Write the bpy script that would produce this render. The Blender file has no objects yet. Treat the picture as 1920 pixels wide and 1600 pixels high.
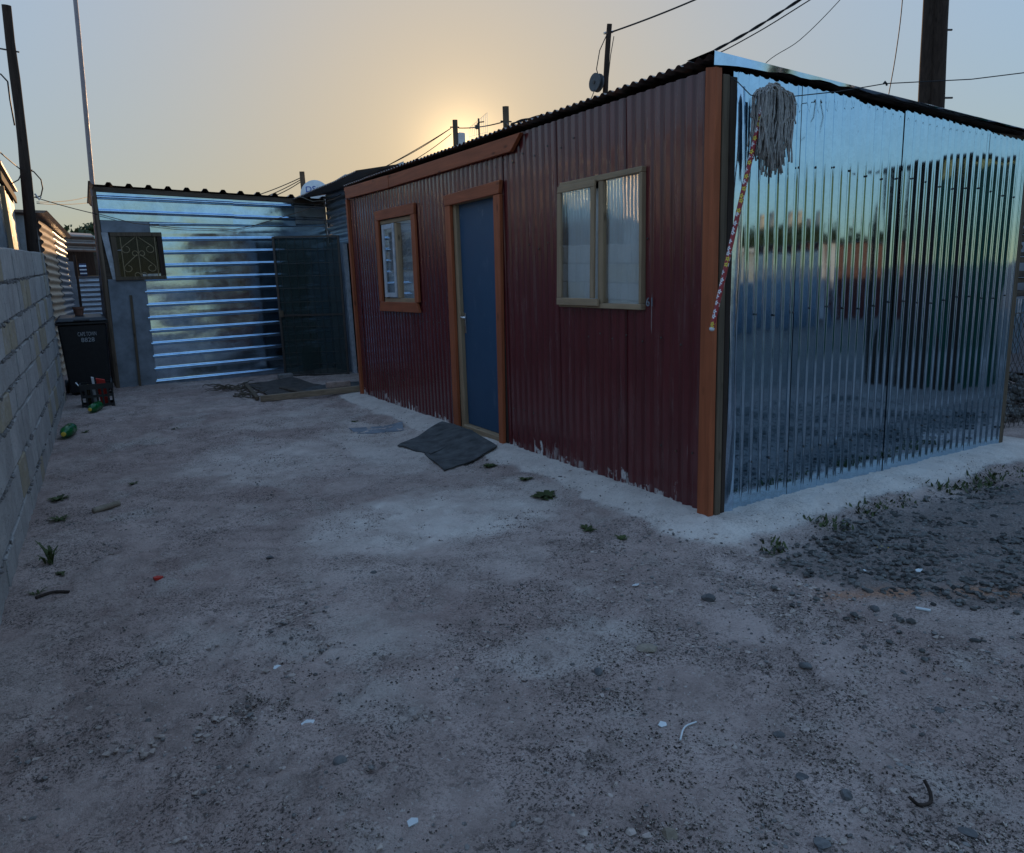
import bpy, bmesh, math, random
import numpy as np
from mathutils import Vector, Matrix

SC = bpy.context.scene
COL = SC.collection
RNG = random.Random(7)
NR = np.random.RandomState(11)

# ------------------------------------------------------------------ camera
CAM_LOC = (-3.010, -3.021, 1.396)
CAM_YAW, CAM_PITCH, CAM_ROLL = math.radians(29.592), math.radians(11.242), math.radians(-1.976)
fw = Vector((math.sin(CAM_YAW)*math.cos(CAM_PITCH), math.cos(CAM_YAW)*math.cos(CAM_PITCH), -math.sin(CAM_PITCH)))
rt = Vector((math.cos(CAM_YAW), -math.sin(CAM_YAW), 0)); up = rt.cross(fw)
rt2 = rt*math.cos(CAM_ROLL) + up*math.sin(CAM_ROLL); up2 = -rt*math.sin(CAM_ROLL) + up*math.cos(CAM_ROLL)
cam = bpy.data.cameras.new('camera'); camo = bpy.data.objects.new('camera', cam); COL.objects.link(camo)
M = Matrix((rt2, up2, -fw)).transposed().to_4x4(); M.translation = Vector(CAM_LOC); camo.matrix_world = M
cam.sensor_width = 36.0; cam.lens = 36.0*1398.7/1920; cam.clip_start = 0.05; cam.clip_end = 3000
SC.camera = camo

# ------------------------------------------------------------------ sky, sun, exposure
SUN_EL, SUN_AZ = math.radians(9.1), math.radians(26.7)      # azimuth from +Y towards +X
world = bpy.data.worlds.new('World'); SC.world = world; world.use_nodes = True
wn, wl = world.node_tree.nodes, world.node_tree.links
wn.clear()
sky = wn.new('ShaderNodeTexSky'); sky.sky_type = 'NISHITA'; sky.sun_disc = False
sky.sun_elevation = SUN_EL; sky.sun_rotation = SUN_AZ
sky.altitude = 20; sky.air_density = 0.70; sky.dust_density = 0.5; sky.ozone_density = 1.0
bg = wn.new('ShaderNodeBackground'); bg.inputs['Strength'].default_value = 0.10
wo = wn.new('ShaderNodeOutputWorld')
# thin evening haze evens the whole sky out: every direction keeps its hue, the brightness range is compressed
bw_ = wn.new('ShaderNodeRGBToBW'); wl.new(sky.outputs[0], bw_.inputs[0])
dv = wn.new('ShaderNodeMath'); dv.operation = 'DIVIDE'; wl.new(bw_.outputs[0], dv.inputs[0]); dv.inputs[1].default_value = 10.0
pw = wn.new('ShaderNodeMath'); pw.operation = 'POWER'; wl.new(dv.outputs[0], pw.inputs[0]); pw.inputs[1].default_value = -1.0
mu = wn.new('ShaderNodeMath'); mu.operation = 'MULTIPLY'; wl.new(pw.outputs[0], mu.inputs[0]); mu.inputs[1].default_value = 0.41
sa = wn.new('ShaderNodeMix'); sa.data_type = 'RGBA'; sa.clamp_factor = False; sa.inputs[0].default_value = 1.0
wl.new(bw_.outputs[0], sa.inputs[6]); wl.new(sky.outputs[0], sa.inputs[7])
vs_ = wn.new('ShaderNodeVectorMath'); vs_.operation = 'SCALE'; wl.new(sa.outputs[2], vs_.inputs[0]); wl.new(mu.outputs[0], vs_.inputs['Scale'])
# the sun's own aureole: falls off with the angle from the sun
tcw = wn.new('ShaderNodeTexCoord'); dt = wn.new('ShaderNodeVectorMath'); dt.operation = 'DOT_PRODUCT'; wl.new(tcw.outputs['Generated'], dt.inputs[0])
dt.inputs[1].default_value = (math.sin(SUN_AZ)*math.cos(SUN_EL), math.cos(SUN_AZ)*math.cos(SUN_EL), math.sin(SUN_EL))
def wmath(op, a, b):
    m = wn.new('ShaderNodeMath'); m.operation = op
    for i, v in enumerate((a, b)):
        if isinstance(v, (int, float)): m.inputs[i].default_value = v
        else: wl.new(v, m.inputs[i])
    return m.outputs[0]
ang = wmath('ARCCOSINE', wmath('MINIMUM', dt.outputs['Value'], 1.0), 0)
halo = wmath('ADD', wmath('MULTIPLY', wmath('EXPONENT', wmath('MULTIPLY', ang, -1/math.radians(1.3)), 0), 22.0), wmath('MULTIPLY', wmath('EXPONENT', wmath('MULTIPLY', ang, -1/math.radians(9.0)), 0), 2.8))
hv = wn.new('ShaderNodeVectorMath'); hv.operation = 'SCALE'; hv.inputs[0].default_value = (1.0, .64, .27); wl.new(halo, hv.inputs['Scale'])
wbn = wn.new('ShaderNodeVectorMath'); wbn.operation = 'MULTIPLY'; wl.new(vs_.outputs[0], wbn.inputs[0]); wbn.inputs[1].default_value = (.985, .995, .955)
ad = wn.new('ShaderNodeVectorMath'); ad.operation = 'ADD'; wl.new(wbn.outputs[0], ad.inputs[0]); wl.new(hv.outputs[0], ad.inputs[1])
wl.new(ad.outputs[0], bg.inputs[0]); wl.new(bg.outputs[0], wo.inputs[0])
sun = bpy.data.lights.new('sun', 'SUN'); sun.energy = 3.2; sun.angle = math.radians(0.6); sun.color = (1.0, 0.60, 0.28)
suno = bpy.data.objects.new('sun', sun); COL.objects.link(suno)
sdir = Vector((math.sin(SUN_AZ)*math.cos(SUN_EL), math.cos(SUN_AZ)*math.cos(SUN_EL), math.sin(SUN_EL)))
suno.rotation_euler = sdir.to_track_quat('Z', 'Y').to_euler(); suno.location = sdir*40
SC.view_settings.view_transform = 'Standard'; SC.view_settings.look = 'None'
SC.view_settings.exposure = 0.2; SC.view_settings.gamma = 1.0; SC.view_settings.use_curve_mapping = False
SC.render.engine = 'CYCLES'
SC.cycles.max_bounces = 8; SC.cycles.transparent_max_bounces = 16
SC.cycles.use_denoising = True; SC.cycles.sample_clamp_indirect = 6.0

# ------------------------------------------------------------------ numpy noise
def _hash(ix, iy, seed):
    h = (ix.astype(np.int64)*374761393 + iy.astype(np.int64)*668265263 + seed*974634777) & 0x7fffffff
    h = ((h ^ (h >> 13))*1274126177) & 0x7fffffff
    return ((h ^ (h >> 16)) & 0xffff)/65535.0
def vnoise(x, y, seed=0):
    x = np.asarray(x, float); y = np.asarray(y, float)
    ix, iy = np.floor(x), np.floor(y); fx, fy = x-ix, y-iy
    fx = fx*fx*(3-2*fx); fy = fy*fy*(3-2*fy)
    a = _hash(ix, iy, seed); b = _hash(ix+1, iy, seed); c = _hash(ix, iy+1, seed); d = _hash(ix+1, iy+1, seed)
    return (a*(1-fx)+b*fx)*(1-fy)+(c*(1-fx)+d*fx)*fy
def fbm(x, y, seed=0, oct=4):
    s = 0; a = 1; t = 0
    for k in range(oct):
        s = s+a*vnoise(x*2**k+17.3*k, y*2**k-9.1*k, seed+k); t += a; a *= .5
    return s/t
def sstep(a, b, x):
    t = np.clip((x-a)/(b-a), 0, 1); return t*t*(3-2*t)

# ------------------------------------------------------------------ object helpers
WL = {}
def tag(o, label=None, cat=None, group=None, kind=None):
    if label: o['label'] = label
    if cat: o['category'] = cat
    if group: o['group'] = group
    if kind: o['kind'] = kind
    return o
def thing(name, loc, label, cat, group=None):
    o = bpy.data.objects.new(name, None); COL.objects.link(o); o.location = loc; o.empty_display_size = .1
    WL[o.name] = Vector(loc); return tag(o, label, cat, group)
class MB:
    def __init__(s): s.v = []; s.f = []; s.uv = {}
    def add(s, vs, fs):
        n = len(s.v); s.v += [tuple(map(float, v)) for v in vs]; s.f += [tuple(n+i for i in f) for f in fs]; return s
    def box(s, p0, p1):
        (a, b, c), (d, e, f) = p0, p1
        return s.add([(a,b,c),(d,b,c),(d,e,c),(a,e,c),(a,b,f),(d,b,f),(d,e,f),(a,e,f)],
              [(3,2,1,0),(4,5,6,7),(0,1,5,4),(1,2,6,5),(2,3,7,6),(3,0,4,7)])
    def hexa(s, q):   # 8 points: bottom 4 ccw, top 4
        return s.add(q, [(3,2,1,0),(4,5,6,7),(0,1,5,4),(1,2,6,5),(2,3,7,6),(3,0,4,7)])
    def bar(s, p0, p1, w, t, updir=(0,0,1)):
        p0 = Vector(p0); p1 = Vector(p1); d = (p1-p0).normalized(); u = Vector(updir)
        a = d.cross(u); a = a.normalized() if a.length > 1e-6 else Vector((1,0,0)); b = a.cross(d)
        a = a*w/2; b = b*t/2
        return s.hexa([p0-a-b, p0+a-b, p1+a-b, p1-a-b, p0-a+b, p0+a+b, p1+a+b, p1-a+b])
    def tube(s, pts, r, n=8, cap=True):
        pts = [Vector(p) for p in pts]; m = len(pts); rr = r if isinstance(r, (list, tuple)) else [r]*m
        rings = []; prev = None
        for i, p in enumerate(pts):
            d = (pts[min(i+1, m-1)]-pts[max(i-1, 0)])
            d = d.normalized() if d.length > 1e-9 else Vector((0,0,1))
            if prev is None:
                a = d.orthogonal().normalized()
            else:
                a = prev-d*prev.dot(d); a = a.normalized() if a.length > 1e-6 else d.orthogonal().normalized()
            prev = a; b = d.cross(a)
            rings.append([p+(a*math.cos(2*math.pi*k/n)+b*math.sin(2*math.pi*k/n))*rr[i] for k in range(n)])
        vs = [v for g in rings for v in g]; fs = []
        for i in range(m-1):
            for k in range(n):
                fs.append((i*n+k, i*n+(k+1) % n, (i+1)*n+(k+1) % n, (i+1)*n+k))
        if cap: fs += [tuple(range(n))[::-1], tuple((m-1)*n+k for k in range(n))]
        return s.add(vs, fs)
    def lathe(s, prof, c=(0,0,0), ax=(0,0,1), n=20, cap=True):
        ax = Vector(ax).normalized(); a = ax.orthogonal().normalized(); b = ax.cross(a); c = Vector(c)
        vs = [c+ax*h+(a*math.cos(2*math.pi*k/n)+b*math.sin(2*math.pi*k/n))*r for r, h in prof for k in range(n)]
        m = len(prof); fs = []
        for i in range(m-1):
            for k in range(n): fs.append((i*n+k, i*n+(k+1) % n, (i+1)*n+(k+1) % n, (i+1)*n+k))
        if cap: fs += [tuple(range(n))[::-1], tuple((m-1)*n+k for k in range(n))]
        return s.add(vs, fs)
    def build(s, name, mat, parent=None, smooth=False, bevel=0, **kw):
        return mesh_obj(name, s.v, s.f, mat, parent, smooth, bevel, **kw)
def mesh_obj(name, v, f, mat, parent=None, smooth=False, bevel=0, label=None, cat=None, group=None, kind=None, origin=True):
    v = np.asarray(v, float).reshape(-1, 3)
    c = Vector(((v[:,0].min()+v[:,0].max())/2, (v[:,1].min()+v[:,1].max())/2, v[:,2].min())) if origin else Vector((0,0,0))
    me = bpy.data.meshes.new(name)
    me.from_pydata((v-np.array(c)).tolist(), [], f if isinstance(f, list) else f.tolist())
    if bevel:
        bm = bmesh.new(); bm.from_mesh(me)
        bmesh.ops.bevel(bm, geom=bm.edges[:], offset=bevel, segments=1, affect='EDGES', profile=.7)
        bm.to_mesh(me); bm.free()
    me.materials.append(mat)
    if smooth:
        me.polygons.foreach_set('use_smooth', [True]*len(me.polygons))
        if smooth == 'auto': me.set_sharp_from_angle(angle=math.radians(38))
    me.update()
    o = bpy.data.objects.new(name, me); COL.objects.link(o)
    if parent is not None:
        o.parent = parent; o.location = c-WL[parent.name]
    else: o.location = c
    WL[o.name] = c
    return tag(o, label, cat, group, kind)
def text_mesh(s, size, to_world, depth=.0015):
    cu = bpy.data.curves.new('txt', 'FONT'); cu.body = s; cu.size = size; cu.extrude = depth; cu.align_x = 'CENTER'; cu.align_y = 'CENTER'
    cu.resolution_u = 3
    ob = bpy.data.objects.new('txt', cu); COL.objects.link(ob)
    me = bpy.data.meshes.new_from_object(ob)
    v = [to_world(p.co) for p in me.vertices]; f = [tuple(p.vertices) for p in me.polygons]
    bpy.data.objects.remove(ob); bpy.data.meshes.remove(me); bpy.data.curves.remove(cu)
    return v, f

# ------------------------------------------------------------------ material helpers
class NT:
    def __init__(s, name):
        s.m = bpy.data.materials.new(name); s.m.use_nodes = True; s.t = s.m.node_tree; s.n = s.t.nodes; s.l = s.t.links
        s.n.clear(); s.out = s.n.new('ShaderNodeOutputMaterial')
        s.b = s.n.new('ShaderNodeBsdfPrincipled'); s.l.new(s.b.outputs[0], s.out.inputs[0])
        s.geo = s.n.new('ShaderNodeNewGeometry')
    def put(s, i, v):
        if isinstance(v, bpy.types.NodeSocket): s.l.new(v, i)
        else: i.default_value = v
    def P(s, **k):
        for a, v in k.items(): s.put(s.b.inputs[a.replace('_', ' ')], v)
        return s
    def pos(s, scale=(1,1,1), rot=(0,0,0), src=None):
        mp = s.n.new('ShaderNodeMapping'); s.l.new(src or s.geo.outputs['Position'], mp.inputs[0])
        mp.inputs['Scale'].default_value = scale; mp.inputs['Rotation'].default_value = rot; return mp.outputs[0]
    def noise(s, vec, scale, detail=4, rough=.55, dist=0, out='Fac'):
        n = s.n.new('ShaderNodeTexNoise'); s.l.new(vec, n.inputs['Vector']); n.inputs['Scale'].default_value = scale
        n.inputs['Detail'].default_value = detail; n.inputs['Roughness'].default_value = rough; n.inputs['Distortion'].default_value = dist
        return n.outputs[out]
    def voro(s, vec, scale, feat='F1', out='Distance', rand=1):
        n = s.n.new('ShaderNodeTexVoronoi'); n.feature = feat; s.l.new(vec, n.inputs['Vector']); n.inputs['Scale'].default_value = scale
        n.inputs['Randomness'].default_value = rand
        return n.outputs[out]
    def ramp(s, fac, stops, interp='LINEAR'):
        r = s.n.new('ShaderNodeValToRGB'); r.color_ramp.interpolation = interp; s.l.new(fac, r.inputs[0]); e = r.color_ramp.elements
        for i, (p, c) in enumerate(stops):
            if i >= 2: e.new(p)
            e[i].position = p; c = c if hasattr(c, '__len__') else (c, c, c); e[i].color = (*c[:3], 1)
        return r.outputs[0]
    def mix(s, fac, a, b, mode='MIX'):
        m = s.n.new('ShaderNodeMix'); m.data_type = 'RGBA'; m.blend_type = mode
        s.put(m.inputs[0], fac)
        for i, v in ((6, a), (7, b)):
            if not isinstance(v, bpy.types.NodeSocket): v = (*v[:3], 1)
            s.put(m.inputs[i], v)
        return m.outputs[2]
    def math(s, op, a, b=0, c=None):
        m = s.n.new('ShaderNodeMath'); m.operation = op; s.put(m.inputs[0], a); s.put(m.inputs[1], b)
        if c is not None: s.put(m.inputs[2], c)
        return m.outputs[0]
    def bump(s, h, strength=.3, dist=.01, normal=None):
        b = s.n.new('ShaderNodeBump'); b.inputs['Strength'].default_value = strength; b.inputs['Distance'].default_value = dist
        s.l.new(h, b.inputs['Height'])
        if normal: s.l.new(normal, b.inputs['Normal'])
        s.l.new(b.outputs[0], s.b.inputs['Normal']); return b.outputs[0]
    def sep(s, vec):
        n = s.n.new('ShaderNodeSeparateXYZ'); s.l.new(vec, n.inputs[0]); return n.outputs
    def attr(s, name):
        n = s.n.new('ShaderNodeAttribute'); n.attribute_name = name; return n.outputs
    def oinfo(s): return s.n.new('ShaderNodeObjectInfo').outputs

def mat_plain(name, col, rough=.7, var=.25, nscale=12, metallic=0, bump=.2, spec=.3, bd=.004):
    t = NT(name); p = t.pos()
    n = t.noise(p, nscale, 5, .6)
    n2 = t.noise(p, nscale*6, 3, .6)
    c = t.mix(t.ramp(n, [(.3, 0), (.7, 1)]), [x*(1-var) for x in col], [min(1, x*(1+var)) for x in col])
    t.P(Base_Color=c, Roughness=rough, Metallic=metallic, Specular_IOR_Level=spec)
    if bump: t.bump(n2, bump, bd)
    return t.m
def mat_wood(name, col, axis='z', rough=.75, var=.45, knots=True, dirt=.3, bump=.35):
    t = NT(name)
    sc = {'z': (22, 22, 1.1), 'y': (22, 1.1, 22), 'x': (1.1, 22, 22)}[axis]
    p = t.pos(sc); g = t.noise(p, 1.6, 6, .62, .6); g2 = t.noise(p, 5.5, 4, .6)
    c = t.mix(t.ramp(g, [(.28, 0), (.72, 1)]), [x*(1-var) for x in col], [min(1, x*(1+var*.7)) for x in col])
    blot = t.noise(t.pos(), 3.0, 4, .6)
    c = t.mix(t.ramp(blot, [(.45, 0), (.75, dirt)]), c, [x*.45 for x in col])
    if knots:
        kv = t.voro(t.pos({'z': (9, 9, 3), 'y': (9, 3, 9), 'x': (3, 9, 9)}[axis]), 1.0)
        c = t.mix(t.ramp(kv, [(.06, .75), (.14, 0)]), c, [x*.25 for x in col])
    t.P(Base_Color=c, Roughness=rough, Specular_IOR_Level=.25)
    t.bump(t.math('ADD', g, t.math('MULTIPLY', g2, .5)), bump, .003)
    return t.m
def mat_metal(name, col, rough=.15, var=.12, spangle=True, rust=0.0, wob=.0, bs=.06, dirtz=0.0, rustcol=(.16, .06, .03)):
    t = NT(name); p = t.pos()
    big = t.noise(p, 1.7, 4, .55); fine = t.noise(p, 9, 5, .65)
    c = t.mix(t.ramp(fine, [(.3, 0), (.7, 1)]), [x*(1-var) for x in col], [min(1, x*(1+var)) for x in col])
    if spangle:
        vc = t.voro(p, 55, out='Color'); s = t.sep(vc)[0]
        c = t.mix(.10, c, t.ramp(s, [(0, .35), (1, .95)]), 'MULTIPLY')
        r = t.math('ADD', t.math('MULTIPLY', s, .016), t.ramp(fine, [(.3, rough*.75), (.75, rough*1.5)]))
    else: r = t.ramp(fine, [(.3, rough*.75), (.75, rough*1.5)])
    metal = 1.0
    if rust > 0:
        m = t.ramp(t.noise(t.pos((1, 1, .35)), 5.5, 7, .7), [(.72-.35*rust, 0), (.82-.3*rust, 1)])
        c = t.mix(m, c, t.mix(fine, rustcol, [x*2.0 for x in rustcol]))
        r = t.math('MAXIMUM', r, t.math('MULTIPLY', m, .8)); metal = t.math('SUBTRACT', 1.0, m)
    t.P(Base_Color=c, Roughness=r, Metallic=metal)
    h = t.math('ADD', t.math('MULTIPLY', big, 1.0), t.math('MULTIPLY', fine, .12))
    t.bump(h, bs, .010+wob)
    return t.m

# --- named materials
def make_red():
    t = NT('maroon_paint_sheet'); p = t.pos()
    n = t.noise(t.pos((3, 3, .6)), 3, 5, .6); fine = t.noise(p, 30, 5, .65)
    c = t.mix(t.ramp(n, [(.3, 0), (.7, 1)]), (.092, .014, .016), (.128, .020, .022))
    # dusty chalking
    dust = t.ramp(t.noise(t.pos((14, 14, 1.2)), 1.0, 6, .65), [(.52, 0), (.85, .35)])
    c = t.mix(dust, c, (.22, .14, .13))
    # white salty sand splash clinging to the foot of the sheets
    z = t.sep(p)[2]
    sp = t.noise(t.pos((6, 6, 4.5)), 1.0, 7, .70)
    base = t.math('SUBTRACT', t.math('MULTIPLY', sp, .62), z)
    m = t.ramp(base, [(.235, 0), (.26, 1)])
    m2 = t.ramp(t.noise(t.pos((22, 22, 6)), 1.0, 5, .6), [(.47, 0), (.55, 1)])
    m = t.math('MULTIPLY', t.math('MULTIPLY', m, m2), t.ramp(t.noise(t.pos((1.6, 1.6, .4)), 1.3, 3, .6), [(.46, 0), (.54, 1)]))
    c = t.mix(m, c, (.62, .57, .54))
    # thin scratches down to the zinc
    sc = t.ramp(t.noise(t.pos((60, 60, 1.5)), 1.0, 3, .5), [(.735, 0), (.76, 1)])
    c = t.mix(t.math('MULTIPLY', sc, .55), c, (.42, .36, .36))
    r = t.math('ADD', .22, t.math('MULTIPLY', t.math('MAXIMUM', dust, m), .5))
    t.P(Base_Color=c, Roughness=r, Specular_IOR_Level=.5, Coat_Weight=.3, Coat_Roughness=.05)
    t.bump(t.noise(p, 2.2, 2, .5), .10, .012)
    return t.m
M_RED = make_red()
M_ZINC = mat_metal('bright_zinc', (.46, .66, .82), .034, .06, True, bs=.010)
M_ZINC2 = mat_metal('bright_zinc_horizontal', (.50, .68, .86), .10, .14, True, wob=.02, bs=.10)
M_ZINCD = mat_metal('dull_galvanised', (.40, .43, .47), .42, .2, True, rust=.12)
M_GREYP = mat_plain('grey_board', (.20, .22, .25), .7, .3, 5, bump=.25)
M_ROOFU = mat_metal('old_roof_iron', (.30, .25, .22), .5, .25, False, rust=.55)
M_ORANGE = mat_wood('orange_stained_wood', (.36, .098, .040), 'z', .6, .28)
M_ORANGEY = mat_wood('orange_stained_wood_y', (.35, .094, .038), 'y', .6, .28)
M_BROWN = mat_wood('weathered_post', (.13, .095, .065), 'z', .85, .45)
M_PALE = mat_wood('pale_pine', (.36, .245, .15), 'z', .7, .3)
M_PALEY = mat_wood('pale_pine_y', (.36, .245, .15), 'y', .7, .3)
M_PALEX = mat_wood('pale_pine_x', (.30, .22, .15), 'x', .8, .35)
M_DARKW = mat_wood('dark_timber', (.050, .034, .027), 'z', .9, .5)
M_DARKX = mat_wood('dark_timber_x', (.10, .075, .058), 'x', .9, .5)
M_SLAB = mat_wood('slab_wood', (.17, .12, .085), 'z', .9, .6)
M_WHITEW = mat_plain('worn_white_paint', (.42, .43, .46), .7, .25, 14)
M_BLACKP = mat_plain('black_plastic', (.012, .012, .014), .42, .3, 20, bump=.12, spec=.45)
M_DARKP = mat_plain('dark_plastic', (.02, .021, .025), .5, .3, 20, bump=.12, spec=.4)
M_RUBBER = mat_plain('dusty_rubber', (.075, .075, .075), .85, .5, 9, bump=.5)
M_INNER = mat_plain('bare_interior', (.10, .085, .07), .9, .2, 5)
M_WIRE = mat_plain('cable_black', (.02, .02, .022), .6, .1, 20, bump=0)
M_WIREW = mat_plain('cable_white', (.55, .52, .48), .6, .1, 20, bump=0)
M_STEEL = mat_metal('plated_steel', (.7, .7, .7), .22, .05, False)
M_DARKST = mat_metal('dark_steel', (.10, .09, .085), .5, .2, False, rust=.3)
M_GRILLE = mat_plain('grille_paint', (.30, .23, .14), .5, .2, 20, bump=0)
M_WHITEPL = mat_plain('white_plastic', (.62, .62, .62), .45, .1, 8, bump=.05)
M_BLUEP = mat_plain('blue_print', (.02, .06, .30), .5, .1, 8, bump=0)
M_WHITEPR = mat_plain('white_print', (.40, .42, .45), .6, .15, 60, bump=0)
M_MORTAR = mat_plain('mortar', (.24, .22, .21), .95, .3, 25, bump=.8, bd=.01)
M_BRICKM = mat_plain('brick', (.36, .26, .22), .9, .3, 15, bump=.5)
M_GREENSH = mat_plain('green_sheet', (.014, .085, .052), .35, .3, 6, bump=.1)
M_MAROON2 = mat_plain('maroon_sheet_far', (.08, .015, .018), .4, .3, 6, bump=.1)
M_CREAM = mat_plain('cream_plaster', (.55, .45, .34), .8, .15, 3, bump=.2)
M_RED2 = mat_plain('red_card', (.45, .03, .02), .6, .2, 20)
M_YELLOW = mat_plain('yellow_plastic', (.65, .45, .06), .5, .2, 20)
M_CERAM = mat_plain('white_ceramic', (.62, .64, .64), .35, .1, 20, bump=0)
M_REEL = mat_plain('grey_reel', (.10, .10, .105), .7, .2, 20)
M_TERRA = mat_plain('clay_pot', (.17, .08, .055), .8, .2, 20)
M_STRAW = mat_plain('dry_twig', (.11, .085, .06), .9, .3, 30)

def make_block():
    t = NT('cement_block'); p = t.pos()
    oi = t.oinfo()['Random']
    n = t.noise(p, 7, 6, .65); f = t.noise(p, 120, 4, .7)
    a = t.ramp(oi, [(0, (.40, .375, .355)), (.45, (.47, .445, .425)), (.80, (.53, .50, .475)), (.86, (.45, .37, .25)), (1, (.42, .345, .235))])
    c = t.mix(t.ramp(n, [(.3, 0), (.75, .6)]), a, (.22, .205, .195))
    t.P(Base_Color=c, Roughness=.95, Specular_IOR_Level=.15)
    pore = t.ramp(t.noise(p, 75, 3, .6), [(.60, 0), (.68, .65)]); sm = t.ramp(t.noise(t.pos((1, 1, 2.2)), 2.6, 6, .7), [(.52, 0), (.66, .55)])
    c = t.mix(sm, c, (.50, .46, .43)); c = t.mix(pore, c, (.16, .145, .135)); t.P(Base_Color=c)
    t.bump(t.math('SUBTRACT', t.math('ADD', n, t.math('MULTIPLY', f, .5)), pore), .9, .009)
    return t.m
M_BLOCK = make_block()

def make_door():
    t = NT('blue_door_paint'); p = t.pos()
    n = t.noise(p, 4, 5, .6)
    c = t.mix(n, (.020, .056, .110), (.030, .078, .145))
    z = t.sep(p)[2]
    sm = t.ramp(t.noise(t.pos((10, 10, 4)), 1.2, 6, .65), [(.58, 0), (.72, .5)])
    sm = t.math('MULTIPLY', sm, t.ramp(z, [(1.55, 0), (1.95, 1)]) if False else t.ramp(t.math('MULTIPLY', z, .4), [(.66, .22), (.80, 1)]))
    c = t.mix(sm, c, (.30, .34, .40))
    t.P(Base_Color=c, Roughness=.5, Specular_IOR_Level=.35); t.bump(t.noise(p, 90, 3, .6), .12, .002)
    return t.m
M_DOOR = make_door()

def make_glass(name='window_glass', f0=.15):
    t = NT(name); t.n.remove(t.b)
    g = t.n.new('ShaderNodeBsdfGlossy'); g.inputs['Roughness'].default_value = .015; g.inputs['Color'].default_value = (1, 1, 1, 1)
    tr = t.n.new('ShaderNodeBsdfTransparent'); tr.inputs['Color'].default_value = (.98, .99, .99, 1)
    lw = t.n.new('ShaderNodeLayerWeight'); lw.inputs[0].default_value = .5
    fac = t.math('ADD', f0, t.math('MULTIPLY', .84-f0*.5, t.math('POWER', lw.outputs['Facing'], 3.0)))
    bp = t.n.new('ShaderNodeBump'); bp.inputs['Strength'].default_value = .02; bp.inputs['Distance'].default_value = .02
    t.l.new(t.noise(t.pos(), 2.2, 2, .5), bp.inputs['Height']); t.l.new(bp.outputs[0], g.inputs['Normal'])
    mx = t.n.new('ShaderNodeMixShader'); t.l.new(fac, mx.inputs[0]); t.l.new(tr.outputs[0], mx.inputs[1]); t.l.new(g.outputs[0], mx.inputs[2])
    t.l.new(mx.outputs[0], t.out.inputs[0]); return t.m
M_GLASS = make_glass(); M_GLASSD = make_glass('dirty_dark_glass', .012)

def make_lace():
    t = NT('white_lace'); p = t.pos(); x, y, z = t.sep(p)
    s = .058
    v = t.math('DIVIDE', z, s*.55); row = t.math('FLOOR', v); fv = t.math('FRACT', v)
    u = t.math('ADD', t.math('DIVIDE', y, s), t.math('MULTIPLY', t.math('MODULO', row, 2), .5))
    fu = t.math('SUBTRACT', t.math('FRACT', u), .5)
    d = t.math('SQRT', t.math('ADD', t.math('MULTIPLY', fu, fu), t.math('MULTIPLY', t.math('MULTIPLY', fv, .55), t.math('MULTIPLY', fv, .55))))
    w = t.math('SINE', t.math('MULTIPLY', d, 62))
    c = t.mix(t.ramp(w, [(.25, 0), (.6, 1)]), (.50, .49, .47), (.93, .92, .90))
    t.P(Base_Color=c, Roughness=.9, Specular_IOR_Level=.1)
    t.bump(t.noise(p, 200, 2, .5), .2, .001); return t.m
M_LACE = make_lace()
def make_curtain2():
    t = NT('striped_curtain'); p = t.pos(); z = t.sep(p)[2]
    w = t.noise(t.pos((.4, .4, 9)), 1.0, 2, .5)
    c = t.mix(t.ramp(w, [(.42, 0), (.46, 1)]), (.72, .72, .72), (.42, .43, .46))
    t.P(Base_Color=c, Roughness=.9, Specular_IOR_Level=.1); return t.m
M_CURT = make_curtain2()

def make_shade():
    t = NT('shade_net'); p = t.pos()
    w = t.noise(t.pos((1, 1, 1)), 260, 2, .5); bl = t.noise(p, 3.5, 4, .6)
    t.P(Base_Color=t.mix(bl, (.022, .036, .034), (.045, .062, .056)), Roughness=.85, Specular_IOR_Level=.2)
    tr = t.n.new('ShaderNodeBsdfTransparent'); mx = t.n.new('ShaderNodeMixShader')
    t.l.new(t.math('ADD', .60, t.math('MULTIPLY', w, .36)), mx.inputs[0]); t.l.new(tr.outputs[0], mx.inputs[1]); t.l.new(t.b.outputs[0], mx.inputs[2])
    t.l.new(mx.outputs[0], t.out.inputs[0]); return t.m
M_SHADE = make_shade()

def make_pet():
    t = NT('green_bottle_plastic')
    t.P(Base_Color=(.02, .22, .06, 1), Roughness=.16, Transmission_Weight=.55, IOR=1.35, Specular_IOR_Level=.6)
    t.bump(t.noise(t.pos(), 18, 3, .6), .5, .01); return t.m
M_PET = make_pet()

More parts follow.
